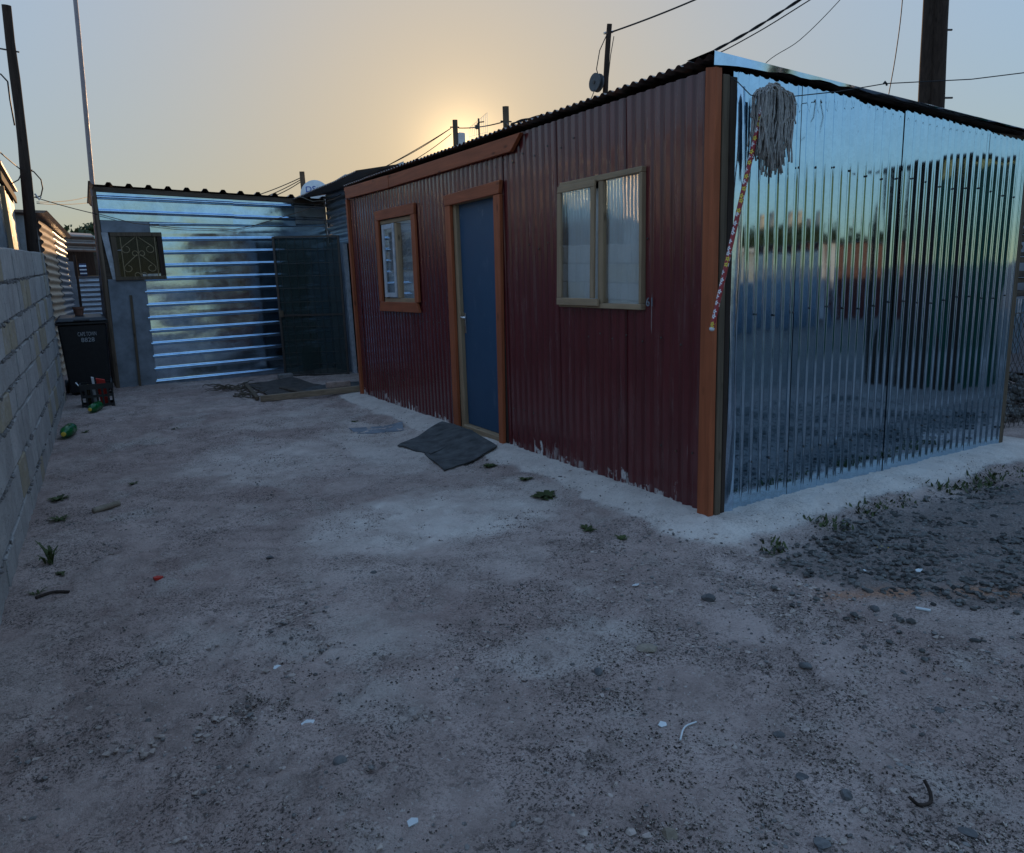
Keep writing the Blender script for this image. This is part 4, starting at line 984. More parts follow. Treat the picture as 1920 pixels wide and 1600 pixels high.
hc = hp1+hd_*.06
st = MB()
for k in range(230):
    # each strand leaves the knot, arches over the line and hangs down
    side = RNG.random(); ang = RNG.uniform(-1, 1)
    rad = RNG.uniform(.03, .125); right = RNG.random() < .72
    dx = (RNG.uniform(.02, .178) if right else RNG.uniform(-.052, .025)); dy = RNG.uniform(-.05, .04)
    topz = hc.z+.022+.055*RNG.random()*(1-abs(dx-.055)/.17); botz = hc.z-(RNG.uniform(.22, .385) if dx > .0 else RNG.uniform(.18, .31)); botz += .11*max(0, (dx-.11))/.07
    pts = [hc+Vector((0, 0, -.02+.03*RNG.random())), hc+Vector((dx*.25, dy*.5, (topz-hc.z)*.8)), hc+Vector((dx*.6, dy, topz-hc.z)), hc+Vector((dx*.92, dy*1.1, (topz-hc.z)*.35)),
           hc+Vector((dx*1.02, dy*1.1, -.08)), Vector((hc.x+dx*.98+RNG.uniform(-.015, .015), hc.y+dy, hc.z*.5+botz*.5)), Vector((hc.x+dx*.92+RNG.uniform(-.03, .03), hc.y+dy+RNG.uniform(-.02, .02), botz))]
    # catmull resample
    out = []
    for i in range(len(pts)-1):
        p0, p1, p2, p3 = pts[max(i-1, 0)], pts[i], pts[i+1], pts[min(i+2, len(pts)-1)]
        for t in (0, .33, .66):
            out.append(.5*((2*p1)+(-p0+p2)*t+(2*p0-5*p1+4*p2-p3)*t*t+(-p0+3*p1-3*p2+p3)*t**3)+Vector((RNG.uniform(-.004, .004), RNG.uniform(-.003, .003), 0)))
    out.append(pts[-1]); r = RNG.uniform(.0030, .0046)
    st.tube(out, [r]*(len(out)-1)+[r*1.2], 5)
st.build('strands', M_MOP, mp, smooth=True)

# ------------------------------------------------------------------ wires and lines
def sag(p0, p1, s, n=24, wob=0):
    p0, p1 = Vector(p0), Vector(p1); return [p0.lerp(p1, t)+Vector((0, 0, -4*s*t*(1-t)+wob*math.sin(t*40))) for t in np.linspace(0, 1, n)]
def wire(name, pts, r, label, mat=None, cat='wire', group=None, n=5):
    return MB().tube(pts, r, n).build(name, mat or M_WIRE, None, smooth=True, label=label, cat=cat, group=group)
wire('clothes_line', [(.035, -.02, 2.385), (.075, -.06, 2.345), (.116, -.11, 2.275), (.22, -.13, 2.262), (.36, -.14, 2.280), (.70, -.19, 2.325), (1.024, -.238, 2.383), (1.357, -.52, 2.372), (1.9, -1.05, 2.40), (4.2, -3.3, 2.75)], .0028, 'thin clothes line strung from the shack corner past the mop', M_WIRE, 'line')
kn = MB().tube([(1.012, -.236, 2.381), (1.02, -.238, 2.392), (1.03, -.24, 2.383), (1.036, -.24, 2.374)], .006, 6).build('line_knot', M_WIRE, bpy.data.objects['clothes_line'])

pole_grp = 'timber electricity poles'
def pole(name, p0, p1, r0, r1, mat, label, cat='pole', group=None, n=12, bend=.01, seed=0):
    rr = random.Random(seed); p0, p1 = Vector(p0), Vector(p1); m = 12
    pts = [p0.lerp(p1, i/m)+Vector((bend*math.sin(i*.8+seed), bend*math.cos(i*.6), 0))*(1 if 0 < i < m else 0) for i in range(m+1)]
    t = thing(name, p0, label, cat, group)
    MB().tube(pts, [r0+(r1-r0)*i/m+rr.uniform(-.004, .004)*(r0 > .04) for i in range(m+1)], n).build('shaft', mat, t, smooth='auto')
    return t
# left pole behind the block wall
p1 = pole('utility_pole', (-3.50, 9.50, 0), (-3.305, 9.05, 5.0), .088, .052, M_DARKW, 'leaning dark timber pole behind the end of the block wall', group=pole_grp, seed=1)
MB().tube([(-3.45, 9.10, 4.49), (-3.24, 9.10, 4.47)], .010, 6).build('bolt', M_DARKST, p1)
MB().tube([(-3.44, 9.38, 3.06), (-3.30, 9.38, 3.05)], .008, 6).build('bolt', M_DARKST, p1)
wire('pole_cable', [(-3.36, 9.33, 3.05), (-3.29, 9.36, 3.03), (-3.22, 9.38, 2.93), (-3.215, 9.4, 2.82), (-3.25, 9.42, 2.72), (-3.33, 9.42, 2.70)], .009, 'curl of black cable looping off the leaning pole', cat='cable')
wire('pole_cable', [(-3.62, 6.2, 2.93), (-3.58, 7.3, 3.0), (-3.50, 8.6, 3.04), (-3.42, 9.33, 3.03)], .008, 'black cable running from the grey shack roof to the leaning pole', cat='cable')
wire('pole_cable', [(-3.42, 9.33, 3.02), (-3.47, 9.2, 2.90), (-3.53, 8.9, 2.82), (-3.55, 8.7, 2.78)], .008, 'short black cable dropping from the leaning pole to the roof edge', cat='cable')
wire('pole_cable', [(-3.42, 9.1, 4.10), (-3.48, 9.1, 4.18), (-3.62, 9.1, 4.22)], .010, 'black cable leaving the leaning pole high on its left', cat='cable')
wire('pole_cable', [(-3.42, 9.1, 4.10), (-3.43, 9.22, 3.9), (-3.425, 9.3, 3.6)], .010, 'black cable stapled down the upper leaning pole', cat='cable')
wire('stay_wire', sag((-3.31, 9.35, 2.69), (-2.60, 9.36, 2.48), .01), .006, 'thin wire from the leaning pole to the zinc shack corner')
wire('stay_wire', sag((-3.31, 9.42, 2.64), (-2.60, 12.5, 3.05), .03), .005, 'upper of two faint wires crossing behind the thin mast')
wire('stay_wire', sag((-3.31, 9.42, 2.62), (-2.60, 12.5, 2.95), .02), .005, 'lower of two faint wires crossing behind the thin mast')
MB().tube([(-3.315, 9.34, 2.74), (-3.27, 9.34, 2.66), (-3.25, 9.34, 2.70)], .012, 6).build('insulator', M_WHITEPL, p1)
# thin mast
p2 = pole('thin_mast', (-2.70, 10.15, 0), (-2.485, 9.45, 5.9), .036, .028, mat_metal('mast_steel', (.34, .30, .32), .5, .15, False), 'tall thin metal mast rising behind the zinc shack corner', 'mast', bend=.003)
# yard wire drooping along the zinc shack and white twisted wire
wire('yard_wire', [(-2.617, 9.25, 2.484), (-2.164, 9.25, 2.352), (-1.606, 9.25, 2.29), (-.783, 9.25, 2.268), (-.50, 9.22, 2.325), (.215, 8.95, 2.53), (.66, 8.6, 2.72), (.93, 8.45, 2.86)], .0055, 'brown wire drooping across the front of the zinc shack', mat_plain('rusty_wire', (.16, .11, .08), .7, .2, 30, bump=0))
wire('white_wire', [(.143, 8.9, 2.747), (.25, 8.88, 2.70), (.34, 8.86, 2.662), (.45, 8.85, 2.672), (.56, 8.82, 2.668), (.66, 8.7, 2.70), (.80, 8.55, 2.76)], .007, 'white twisted wire hanging under the lean-to roof edge', M_WIREW)
# pole with cable reel behind the hut
p3 = pole('utility_pole', (2.92, 5.02, 2.0), (2.809, 4.583, 4.278), .040, .030, M_DARKW, 'dark pole with a round cable reel behind the maroon shack roof', group=pole_grp, seed=3, bend=.004)
rl = Vector((2.79, 4.745, 3.66)); ra = Vector((-.93, -.02, .05)).normalized()
rel = MB().lathe([(.005, -.035), (.105, -.035), (.105, -.022), (.05, -.022), (.05, .022), (.105, .022), (.105, .035), (.005, .035)], rl+ra*.06, ra, 26).build('cable_reel', M_REEL, p3, smooth='auto')
MB().lathe([(.02, 0), (.02, .012)], rl+ra*.094, ra, 12).build('hub', M_DARKST, rel)
MB().tube([(2.745, 4.61, 4.175), (2.87, 4.60, 4.205)], .014, 6).build('bracket', M_STEEL, p3)
wire('pole_cable', [(2.78, 4.60, 4.16), (2.72, 4.66, 4.0), (2.70, 4.70, 3.8), (2.73, 4.70, 3.72)], .006, 'thin cable dropping from the reel pole bracket to the reel', cat='cable')
wire('pole_cable', [(2.87, 4.58, 4.15), (2.85, 4.62, 3.95), (2.87, 4.70, 3.7)], .005, 'thin cable down the right of the reel pole', cat='cable')
wire('pole_cable', [(2.70, 4.72, 3.60), (2.64, 4.80, 3.4), (2.60, 4.9, 3.1)], .005, 'thin cable trailing from the reel behind the roof', cat='cable')
wire('overhead_wire', sag((2.83, 4.585, 4.19), (4.15, 3.36, 4.72), .035), .010, 'twin overhead wire leaving the reel pole to the upper right')
# twisted service cable along the roof
pc = [(1.456, 4.608, 3.084), (1.85, 4.33, 3.18), (2.202, 4.067, 3.289), (2.60, 3.69, 3.42), (2.964, 3.344, 3.582), (3.303, 2.931, 3.785), (3.588, 2.514, 4.008), (3.95, 2.0, 4.3)]
def smoothp(p, n=8):
    p = [Vector(q) for q in p]; out = []
    for i in range(len(p)-1):
        a, b, c, d = p[max(i-1, 0)], p[i], p[i+1], p[min(i+2, len(p)-1)]
        for k in range(n):
            t = k/n; out.append(.5*((2*b)+(-a+c)*t+(2*a-5*b+4*c-d)*t*t+(-a+3*b-3*c+d)*t**3))
    return out+[p[-1]]
sp = smoothp([(3.585, 8.46, 3.96), (2.6, 6.4, 3.35)]+pc, 10)
o = thing('service_cable', pc[0], 'twisted black service cable sweeping over the maroon shack roof', 'cable')
for ph in (0, math.pi):
    MB().tube([q+Vector((.008*math.cos(i*.9+ph), 0, .008*math.sin(i*.9+ph))) for i, q in enumerate(sp)], .0085, 5).build('strand', M_WIRE, o, smooth=True)
wire('overhead_wire', smoothp([(1.456, 4.55, 3.05), (2.202, 4.02, 3.255), (2.964, 3.30, 3.55), (3.34, 2.90, 3.755), (3.64, 2.47, 3.985), (4.0, 1.95, 4.28)]), .006, 'thin wire running just below the twisted service cable')
wire('overhead_wire', smoothp([(1.20, 1.05, 2.45), (1.314, .902, 2.775), (1.444, .703, 2.908), (1.55, .484, 3.103), (1.65, .25, 3.35)]), .0026, 'fine slanting wire rising from the roof edge near the corner')
wire('overhead_wire', smoothp([(4.30, 2.03, 2.7), (4.292, 1.977, 3.034), (4.25, 1.892, 3.43), (4.171, 1.806, 3.871), (4.0, 1.7, 4.5)]), .005, 'fine upright wire between the roof edge and the frame top left of the double pole')
# poles behind
p4 = pole('utility_pole', (3.60, 10.45, 0), (3.494, 10.177, 4.31), .062, .050, M_BROWN, 'pale timber pole with a meter box in front of the sun', group=pole_grp, seed=4, bend=.006)
MB().box((3.53, 10.10, 3.83), (3.66, 10.19, 4.085)).build('meter_box', M_WHITEPL, p4, bevel=.015)
MB().tube([(3.40, 10.2, 4.18), (3.56, 10.15, 4.18)], .012, 6).build('bolt', M_DARKST, p4)
p5 = pole('utility_pole', (3.66, 8.62, 0), (3.578, 8.424, 4.197), .062, .055, M_BROWN, 'bare timber pole right of the antenna above the roof edge', group=pole_grp, seed=5, bend=.004)
MB().tube([(3.50, 8.47, 3.97), (3.68, 8.42, 3.965)], .012, 6).build('bolt', M_DARKST, p5)
for k, (e, lab) in enumerate([((1.2, 11.3, 3.0), 'upper of three wires falling left from the meter box pole'), ((1.74, 11.075, 3.30), 'middle of three wires falling left from the meter box pole'), ((2.0, 11.0, 3.28), 'lower of three wires falling left from the meter box pole')]):
    wire('overhead_wire', sag((3.43, 10.22, 4.17-.10*(k == 2)), e, .06+.02*k), .007, lab)
wire('overhead_wire', sag((3.55, 10.15, 4.165), (3.56, 8.47, 3.965), .03), .010, 'wire between the meter box pole and the bare pole')
an = thing('tv_antenna', (3.45, 9.16, 2.6), 'wire grid television antenna between two poles above the roof', 'antenna')
MB().tube([(3.45, 9.16, 2.6), (3.425, 9.114, 4.13)], .016, 8).build('mast', M_DARKST, an)
gr = MB()
for k in range(11):
    t = k/10; x = 3.285+.265*t; y = 9.22-.19*t; z1 = 3.98+.235*t; z0 = 3.70+.02*math.sin(k)
    gr.tube([(x, y, z0), (x, y, z1-.02), (x+.012, y, z1)], .0028, 4)
gr.tube([(3.285, 9.22, 3.98), (3.55, 9.03, 4.215)], .003, 4); gr.tube([(3.285, 9.22, 3.84), (3.55, 9.03, 3.90)], .003, 4)
gr.build('grid', M_STEEL, an)
MB().tube([(3.41, 9.12, 4.05), (3.36, 9.05, 3.96), (3.31, 8.98, 3.93)], .012, 6).build('boom', M_DARKST, an)
MB().box((3.30, 8.99, 3.93), (3.36, 9.03, 4.0)).build('dipole', M_DARKST, an, bevel=.01)
MB().tube([(3.40, 9.1, 4.06), (3.50, 9.05, 4.07)], .010, 6).build('clamp', M_DARKST, an)
p6 = pole('utility_pole', (2.80, 18.3, 0), (2.694, 18.012, 4.404), .075, .065, M_BROWN, 'short looking far pole just left of the satellite dish', group=pole_grp, seed=6, bend=.004)
for k, e in enumerate([(.9, 18.6, 3.62), (1.3, 18.5, 3.62), (1.7, 18.4, 3.7)]):
    wire('overhead_wire', sag((2.64, 18.03, 4.24-.05*k), e, .05), .012, ['upper', 'middle', 'lower'][k]+' of three wires falling left from the far pole by the dish')
p7a = pole('utility_pole', (7.65, 3.69, 0), (6.637, 3.081, 5.247), .095, .088, M_DARKW, 'left of the paired dark poles rising behind the zinc wall', group=pole_grp, seed=7, bend=.01)
p7b = pole('utility_pole', (7.73, 3.535, 0), (6.703, 2.985, 5.24), .100, .090, M_DARKW, 'right of the paired dark poles rising behind the zinc wall', group=pole_grp, seed=8, bend=.012)
for z, dx in ((4.3, .0), (3.5, .12)):
    MB().tube([(6.92+dx+.03, 3.09, z), (7.03+dx+.03, 3.04, z)], .012, 6).build('peg', M_DARKST, p7b)
pole('short_post', (-.60, 14.0, 0), (-.60, 14.0, 3.28), .055, .05, M_BROWN, 'short post end showing above the zinc shack roof', 'post', bend=.002)

# satellite dish
ds = thing('satellite_dish', (.70, 10.0, 2.55), 'white satellite dish with blue lettering above the zinc shack roof', 'dish')
dc = Vector((.705, 9.97, 2.90)); dn = Vector((-.30, -.93, .22)).normalized(); da = Vector((0, 0, 1)).cross(dn).normalized(); db = dn.cross(da)
vs = [dc-dn*.0]; fs = []; R = .25
for i in range(1, 9):
    for k in range(32):
        r = R*i/8; a = 2*math.pi*k/32; vs.append(dc+da*r*math.cos(a)*.98+db*r*1.06*math.sin(a)+dn*(-.07*(r/R)**2))
for k in range(32): fs.append((0, 1+k, 1+(k+1) % 32))
for i in range(7):
    for k in range(32): a = 1+i*32; fs.append((a+k, a+32+k, a+32+(k+1) % 32, a+(k+1) % 32))
mesh_obj('reflector', [v[:] for v in vs], fs, M_WHITEPL, ds, True)
MB().tube([(.72, 10.05, 2.5), (.72, 10.05, 2.92)], .022, 8).build('mount', M_DARKST, ds)
def dl(p):
    x, y = p.x-.01, p.y+.085; r = math.hypot(x, y); return dc+da*x+db*y+dn*(.004-.07*(r/R)**2+p.z)
v, f = text_mesh('DStv', .15, dl); mesh_obj('lettering', v, f, M_BLUEP, ds)

# ------------------------------------------------------------------ neighbours on the left
ns = thing('grey_shack', (-5.2, 8.5, 0), 'grey corrugated shack right behind the block wall at the left edge', 'shack')
for k in range(6):
    y0 = 2.2+k*1.62
    corr_sheet('wall_sheet', M_ZINCD if k % 2 else M_ZINC2, ns, (-3.70, y0, 0), (0, 1, 0), (1, 0, 0), 1.66, -.03, 3.02, pitch=.0762, amp=.010, phase=y0, seed=150+k, wob=.008, nv=6)
corr_sheet('end_sheet', M_ZINCD, ns, (-6.7, 2.2, 0), (1, 0, 0), (0, -1, 0), 3.0, -.03, 3.0, seed=158, spp=5)
corr_sheet('end_sheet', M_ZINCD, ns, (-6.7, 11.9, 0), (1, 0, 0), (0, 1, 0), 3.0, -.03, 3.0, seed=159, spp=5)
MB().hexa([(-6.8, 2.1, 3.05), (-3.62, 2.1, 3.05), (-3.62, 12.0, 3.05), (-6.8, 12.0, 3.05), (-6.8, 2.1, 3.25), (-3.62, 2.1, 3.085), (-3.62, 12.0, 3.085), (-6.8, 12.0, 3.25)]).build('roof', M_ROOFU, ns)
MB().box((-3.67, 2.2, 2.86), (-3.64, 11.9, 2.97)).build('fascia', M_BROWN, ns)
MB().box((-3.69, 9.05, 1.9), (-3.64, 9.14, 2.80)).build('window_jamb', M_PALE, ns)
MB().box((-3.70, 9.15, 1.9), (-3.66, 9.7, 2.80)).build('dark_window', M_BLACKP, ns)

ls = thing('sunlit_shack', (-4.6, 14.0, 0), 'corrugated shack with horizontal ribs catching the low sun behind the pole', 'shack')
def lsx(y): return -3.36+.070*(y-12.0)
corr_sheet('wall_sheet', M_CREAM, ls, (lsx(11.9), 11.9, -.03), (0, 0, 1), (1, -.07, 0), 2.62, 0, 2.1, pitch=.125, amp=.020, hard=1.2, spp=10, V=(.07, 1, 0), seed=170, wob=.015, nv=10)
corr_sheet('wall_sheet', M_ZINCD, ls, (lsx(14.02), 14.02, -.03), (0, 0, 1), (1, -.07, 0), 2.60, 0, 2.3, pitch=.125, amp=.022, hard=1.2, spp=10, V=(.07, 1, 0), seed=171, wob=.02, nv=10)
MB().hexa([(-6.3, 11.75, 2.78), (-3.30, 11.75, 2.70), (-2.98, 16.4, 2.58), (-6.0, 16.4, 2.7), (-6.3, 11.75, 2.81), (-3.24, 11.75, 2.74), (-2.92, 16.4, 2.62), (-6.0, 16.4, 2.74)]).build('roof', M_ROOFU, ls)
MB().box((-6.2, 11.95, -.03), (-3.42, 11.99, 2.68)).build('end_wall', M_ZINCD, ls)
MB().box((-6.2, 16.3, -.03), (-3.1, 16.33, 2.55)).build('end_wall', M_ZINCD, ls)

# passage end: panel door, corrugated fence, roofs and tree beyond
MB().hexa([(-3.14, 17.0, -.03), (-2.965, 17.0, -.03), (-2.965, 17.03, -.03), (-3.14, 17.03, -.03), (-3.16, 17.0, 2.12), (-2.96, 17.0, 2.10), (-2.96, 17.03, 2.10), (-3.16, 17.03, 2.12)]).build('panel_door', M_GREYP, None, label='plain pale grey panel standing at the end of the side passage', cat='panel')
pole('fence_post', (-2.94, 17.05, 0), (-2.92, 17.05, 2.25), .03, .03, M_DARKW, 'dark post beside the pale panel in the side passage', 'post', bend=.002)
cf = thing('corrugated_fence', (-2.5, 18.0, 0), 'low fence of horizontal corrugated sheet at the end of the passage', 'fence')
corr_sheet('fence_sheet', M_ZINCD, cf, (-3.0, 18.0, .72), (0, 0, 1), (0, -1, 0), 1.06, 0, 1.2, pitch=.115, amp=.018, hard=1.2, spp=10, V=(1, 0, 0), seed=180, wob=.01, nv=6)
MB().box((-3.0, 18.03, 1.76), (-1.8, 18.07, 1.80)).build('rail', M_PALEX, cf)
MB().box((-2.95, 18.03, -.03), (-1.8, 18.06, .74)).build('lower_board', M_DARKW, cf)
vs = []; fs = []
for j in range(9):
    for i in range(7): vs.append((-2.845+.145*i/6, 17.955-.012*math.sin(i*2)-(.03 if j < 7 else -.06*(j-6)), 1.79+.30*j/8))
for j in range(8):
    for i in range(6): a = j*7+i; fs.append((a, a+1, a+8, a+7))
mesh_obj('striped_cloth', vs, fs, M_STRIPE, None, True, label='navy and white striped cloth hanging at the low corrugated fence', cat='cloth')
rs = thing('rusty_roof', (-2.8, 18.8, 0), 'rusty dark corrugated awning roof over the passage', 'awning')
corr_sheet('roof_sheet', M_ROOFU, rs, (-3.25, 18.6, 2.42), (0, 0, 1), (0, -1, 0), .40, 0, .82, pitch=.16, amp=.035, hard=1.0, spp=8, V=(1, 0, -.05), seed=185, wob=.02, nv=5)
MB().hexa([(-3.25, 18.65, 2.6), (-2.45, 18.65, 2.55), (-2.45, 20.5, 2.75), (-3.25, 20.5, 2.8), (-3.25, 18.65, 2.83), (-2.45, 18.65, 2.78), (-2.45, 20.5, 2.95), (-3.25, 20.5, 3.0)]).build('roof_bulk', M_ROOFU, rs)
MB().box((-3.25, 20.4, 0), (-2.45, 20.5, 2.7)).build('rear_wall', M_DARKW, rs)
gs = thing('green_grey_shed', (-2.2, 20.5, 0), 'dull green board shed beyond the low corrugated fence', 'shed')
for k in range(7): MB().box((-2.62, 20.60-.01*(k % 2), .0+k*.40), (-1.4, 20.64, .385+k*.40)).build('board', mat_plain('shed_green%d' % k, (.085+.01*(k % 3), .10, .085), .8, .3, 8), gs)
MB().box((-2.66, 20.5, 2.82), (-1.3, 22.5, 2.90)).build('roof', M_ZINC2, gs)
MB().box((-2.6, 22.4, 0), (-1.4, 22.5, 2.8)).build('rear_wall', M_DARKW, gs)
fr_ = thing('far_house', (-2.5, 31.0, 0), 'far pale house with ribbed metal roof at the end of the passage', 'house')
MB().box((-3.9, 30.0, 0), (-1.2, 33.0, 2.95)).build('wall', M_CREAM, fr_)
corr_sheet('roof_sheet', M_ZINC2, fr_, (-4.0, 29.8, 2.98), (1, 0, 0), (0, -.3, 1), 1.9, 0, 1.6, pitch=.16, amp=.02, spp=8, V=(.12, .93, .37), seed=190, nv=3)
MB().hexa([(-4.0, 31.4, 3.0), (-1.5, 31.4, 3.0), (-1.5, 33.1, 3.0), (-4.0, 33.1, 3.0), (-4.0, 31.4, 3.70), (-2.4, 31.4, 3.62), (-2.4, 33.1, 3.62), (-4.0, 33.1, 3.70)]).build('rear_roof', M_ROOFU, fr_)

# ------------------------------------------------------------------ trees
def tree(name, base, h, rx, label, mat=M_LEAFD, n=1500, leaf=.16, seed=0, group=None):
    rr = random.Random(seed); b = Vector(base); t = thing(name, base, label, 'tree', group)
    m = MB(); m.tube([b, b+Vector((.05*h*.2, 0, h*.3)), b+Vector((0, .03*h, h*.62))], [h*.035, h*.025, h*.012], 8)
    clumps = []
    for k in range(16):
        a = rr.uniform(0, 6.28); r = rx*rr.uniform(.15, .8); z = h*rr.uniform(.42, .93); c = b+Vector((math.cos(a)*r*(1.15-(z/h-.42)), math.sin(a)*r*(1.15-(z/h-.42)), z)); clumps.append((c, rx*rr.uniform(.22, .45)))
        m.tube([b+Vector((0, 0, h*rr.uniform(.28, .5))), b.lerp(c, .6)+Vector((0, 0, h*.08)), c], [h*.012, h*.008, h*.003], 5)
    m.build('trunk', M_DARKW, t, smooth=True)
    vs = []; fs = []
    for k in range(n):
        c, r = clumps[rr.randrange(16)]; d = Vector((rr.gauss(0, 1), rr.gauss(0, 1), rr.gauss(0, .8))); d = d.normalized()*r*rr.random()**.4
        p = c+d; u = Vector((rr.gauss(0, 1), rr.gauss(0, 1), rr.gauss(0, 1))).normalized(); w = u.orthogonal().normalized(); s = leaf*rr.uniform(.5, 1.3)
        i = len(vs); vs += [(p-u*s)[:], (p+w*s*.45)[:], (p+u*s)[:], (p-w*s*.45)[:]]; fs.append((i, i+1, i+2, i+3))
    mesh_obj('crown', vs, fs, mat, t)
    return t
tree('tree', (-2.2, 45, 0), 5.1, 1.5, 'small round tree far down the side passage', n=1400, leaf=.22, seed=3)

# ------------------------------------------------------------------ right hand fence, timber stack
fc = thing('chain_link_fence', (4.0, .32, 0), 'chain link fence at the right beyond the zinc wall', 'fence')
MB().tube([(3.15, .30, 0), (3.15, .30, 1.02)], .02, 8).build('post', M_DARKST, fc)
MB().tube([(5.3, .30, 0), (5.3, .30, 1.02)], .02, 8).build('post', M_DARKST, fc)
cm = MB(); s = .075
for k in range(-13, 30):
    for d in (1, -1):
        x0 = 3.15+k*s; pts = []
        a = (x0, 0.0); b_ = (x0+d*.98*.72, .98)
        if d < 0: a = (x0+.98*.72, 0.0); b_ = (x0, .98)
        t0 = max(0, (3.15-a[0])/(b_[0]-a[0])) if b_[0] > a[0] else max(0, (5.3-a[0])/(b_[0]-a[0])) if a[0] > 5.3 else 0
        t1 = 1
        if b_[0] > 5.3: t1 = (5.3-a[0])/(b_[0]-a[0])
        if b_[0] < 3.15: t1 = (3.15-a[0])/(b_[0]-a[0])
        if t1-t0 < .02 or t0 > 1: continue
        n = 10
        cm.tube([(a[0]+(b_[0]-a[0])*(t0+(t1-t0)*i/n), .30+.004*(1 if (i % 2) else -1)*d, a[1]+(b_[1]-a[1])*(t0+(t1-t0)*i/n)) for i in range(n+1)], .0022, 4)
cm.tube([(3.15, .30, .97), (5.3, .30, .97)], .004, 5); cm.tube([(3.15, .30, .55), (5.3, .30, .55)], .003, 5)
o = cm.build('wire_mesh', M_DARKST, fc)
ws = thing('timber_stack', (5.2, 1.7, 0), 'stack of weathered planks and logs on a zinc pen behind the chain link', 'timber stack')
corr_sheet('pen_sheet', M_ZINC2, ws, (4.2, 1.55, .35), (1, 0, 0), (0, -1, 0), 2.2, 0, .62, pitch=.16, amp=.025, hard=1.6, seed=200, wob=.02)
z = 1.0
for k in range(13):
    h = RNG.uniform(.05, .10); e = RNG.uniform(-.08, .05)
    if k % 3 == 1: MB().tube([(4.25+e, 1.62, z+h/2), (6.4, 1.70+RNG.uniform(-.05, .05), z+h/2)], h/2, 9).build('log', M_SLAB, ws, smooth='auto')
    else: MB().box((4.22+e, 1.50+RNG.uniform(0, .06), z), (6.4, 1.85, z+h-.006)).build('plank', [M_DARKX, M_PALEX, M_BROWN][k % 3], ws, bevel=.006)
    z += h+.006
pts = np.array([(NR.uniform(3.3, 6.2), NR.uniform(.45, 1.9), 0) for _ in range(700)]); pts[:, 2] = .02+.22*np.clip((pts[:, 1]-.5)/1.2, 0, 1)*NR.rand(700)
rock_cloud('rubble', pts, NR.uniform(.02, .07, 700), M_GRAVEL, 'grey rubble heaped behind the chain link fence', 'rubble', .7)

# ------------------------------------------------------------------ what the zinc wall mirrors, across the road behind the camera
def simple_shack(name, x0, x1, y, depth, h, mat, label, seed, roofmat=M_ROOFU, doorx=None, winx=None):
    t = thing(name, ((x0+x1)/2, y-depth/2, 0), label, 'shack')
    corr_sheet('front_sheet', mat, t, (x0, y, 0), (1, 0, 0), (0, 1, 0), x1-x0, -.05, h, seed=seed, spp=8, nv=4)
    corr_sheet('side_sheet', M_DARKW if name == 'green_outhouse' else mat, t, (x0, y-depth, 0), (0, 1, 0), (-1, 0, 0), depth, -.05, h, seed=seed+1, spp=6, nv=3)
    corr_sheet('side_sheet', mat, t, (x1, y-depth, 0), (0, 1, 0), (1, 0, 0), depth, -.05, h, seed=seed+2, spp=6, nv=3)
    corr_sheet('rear_sheet', mat, t, (x0, y-depth, 0), (1, 0, 0), (0, -1, 0), x1-x0, -.05, h, seed=seed+3, spp=6, nv=3)
    corr_sheet('roof_sheet', roofmat, t, (x0-.1, y+.12, h+.03), (1, 0, 0), (0, 0, 1), x1-x0+.2, 0, depth+.3, V=(0, -1, -.05), seed=seed+4, spp=6, nv=3)
    if doorx: MB().box((doorx, y+.012, 0), (doorx+.85, y+.05, 2.0)).build('door', M_WHITEW, t)
    if winx:
        w = MB().box((winx, y+.012, 1.1), (winx+.9, y+.05, 1.9)).build('window', M_WHITEW, t)
        MB().box((winx+.06, y+.05, 1.16), (winx+.84, y+.056, 1.84)).build('pane', M_GLASS, w)
    return t
simple_shack('green_outhouse', 5.40, 6.50, -1.9, .74, 2.50, M_GREENSH, 'tall narrow green outhouse out of frame, mirrored in the zinc wall', 210)
simple_shack('dark_green_shack', -12.0, -2.6, -6.6, 3.0, 2.9, M_GREENSH, 'long dark green shack behind the photographer, mirrored in the ribs of the zinc', 250)
simple_shack('maroon_shack', 13.2, 17.5, -10.5, 3.0, 2.0, M_MAROON2, 'low maroon shack across the way, mirrored in the zinc wall', 220, doorx=14.0)
simple_shack('pale_shack', 8.4, 12.6, -9.6, 3.0, 1.75, M_ZINC2, 'low pale zinc shack across the way, mirrored near the shack corner', 230, winx=9.6)
simple_shack('grey_shack', 18.5, 24, -11.5, 3.0, 2.1, M_ZINCD, 'low dull grey shack beyond the green one, mirrored in the zinc wall', 240, doorx=20)
for k, (x, y, h) in enumerate([(26, -23, 3.3), (30, -25, 2.9), (34, -26, 3.6), (38, -28, 3.0), (43, -29, 3.4), (22, -21, 2.8), (48, -30, 3.2), (54, -31, 3.6), (17, -20, 3.0)]):
    tree('tree', (x, y, 0), h, 2.2, ['first', 'second', 'third', 'fourth', 'fifth', 'sixth', 'seventh', 'eighth', 'ninth'][k]+' tree of the dusky row mirrored low in the zinc wall', n=700, leaf=.35, seed=20+k, group='trees across the road')
for x, h, l in ((47.2, 5.6, 'taller'), (50.2, 5.1, 'shorter')):
    t = thing('chimney', (x, -41, 0), l+' of two sunlit chimneys far off, mirrored in the zinc wall', 'chimney')
    MB().box((x-.6, -41.6, 0), (x+.6, -40.4, h)).build('shaft', M_CREAM, t, bevel=.05); MB().box((x-.7, -41.7, h), (x+.7, -40.3, h+.25)).build('cap', M_CREAM, t, bevel=.03)
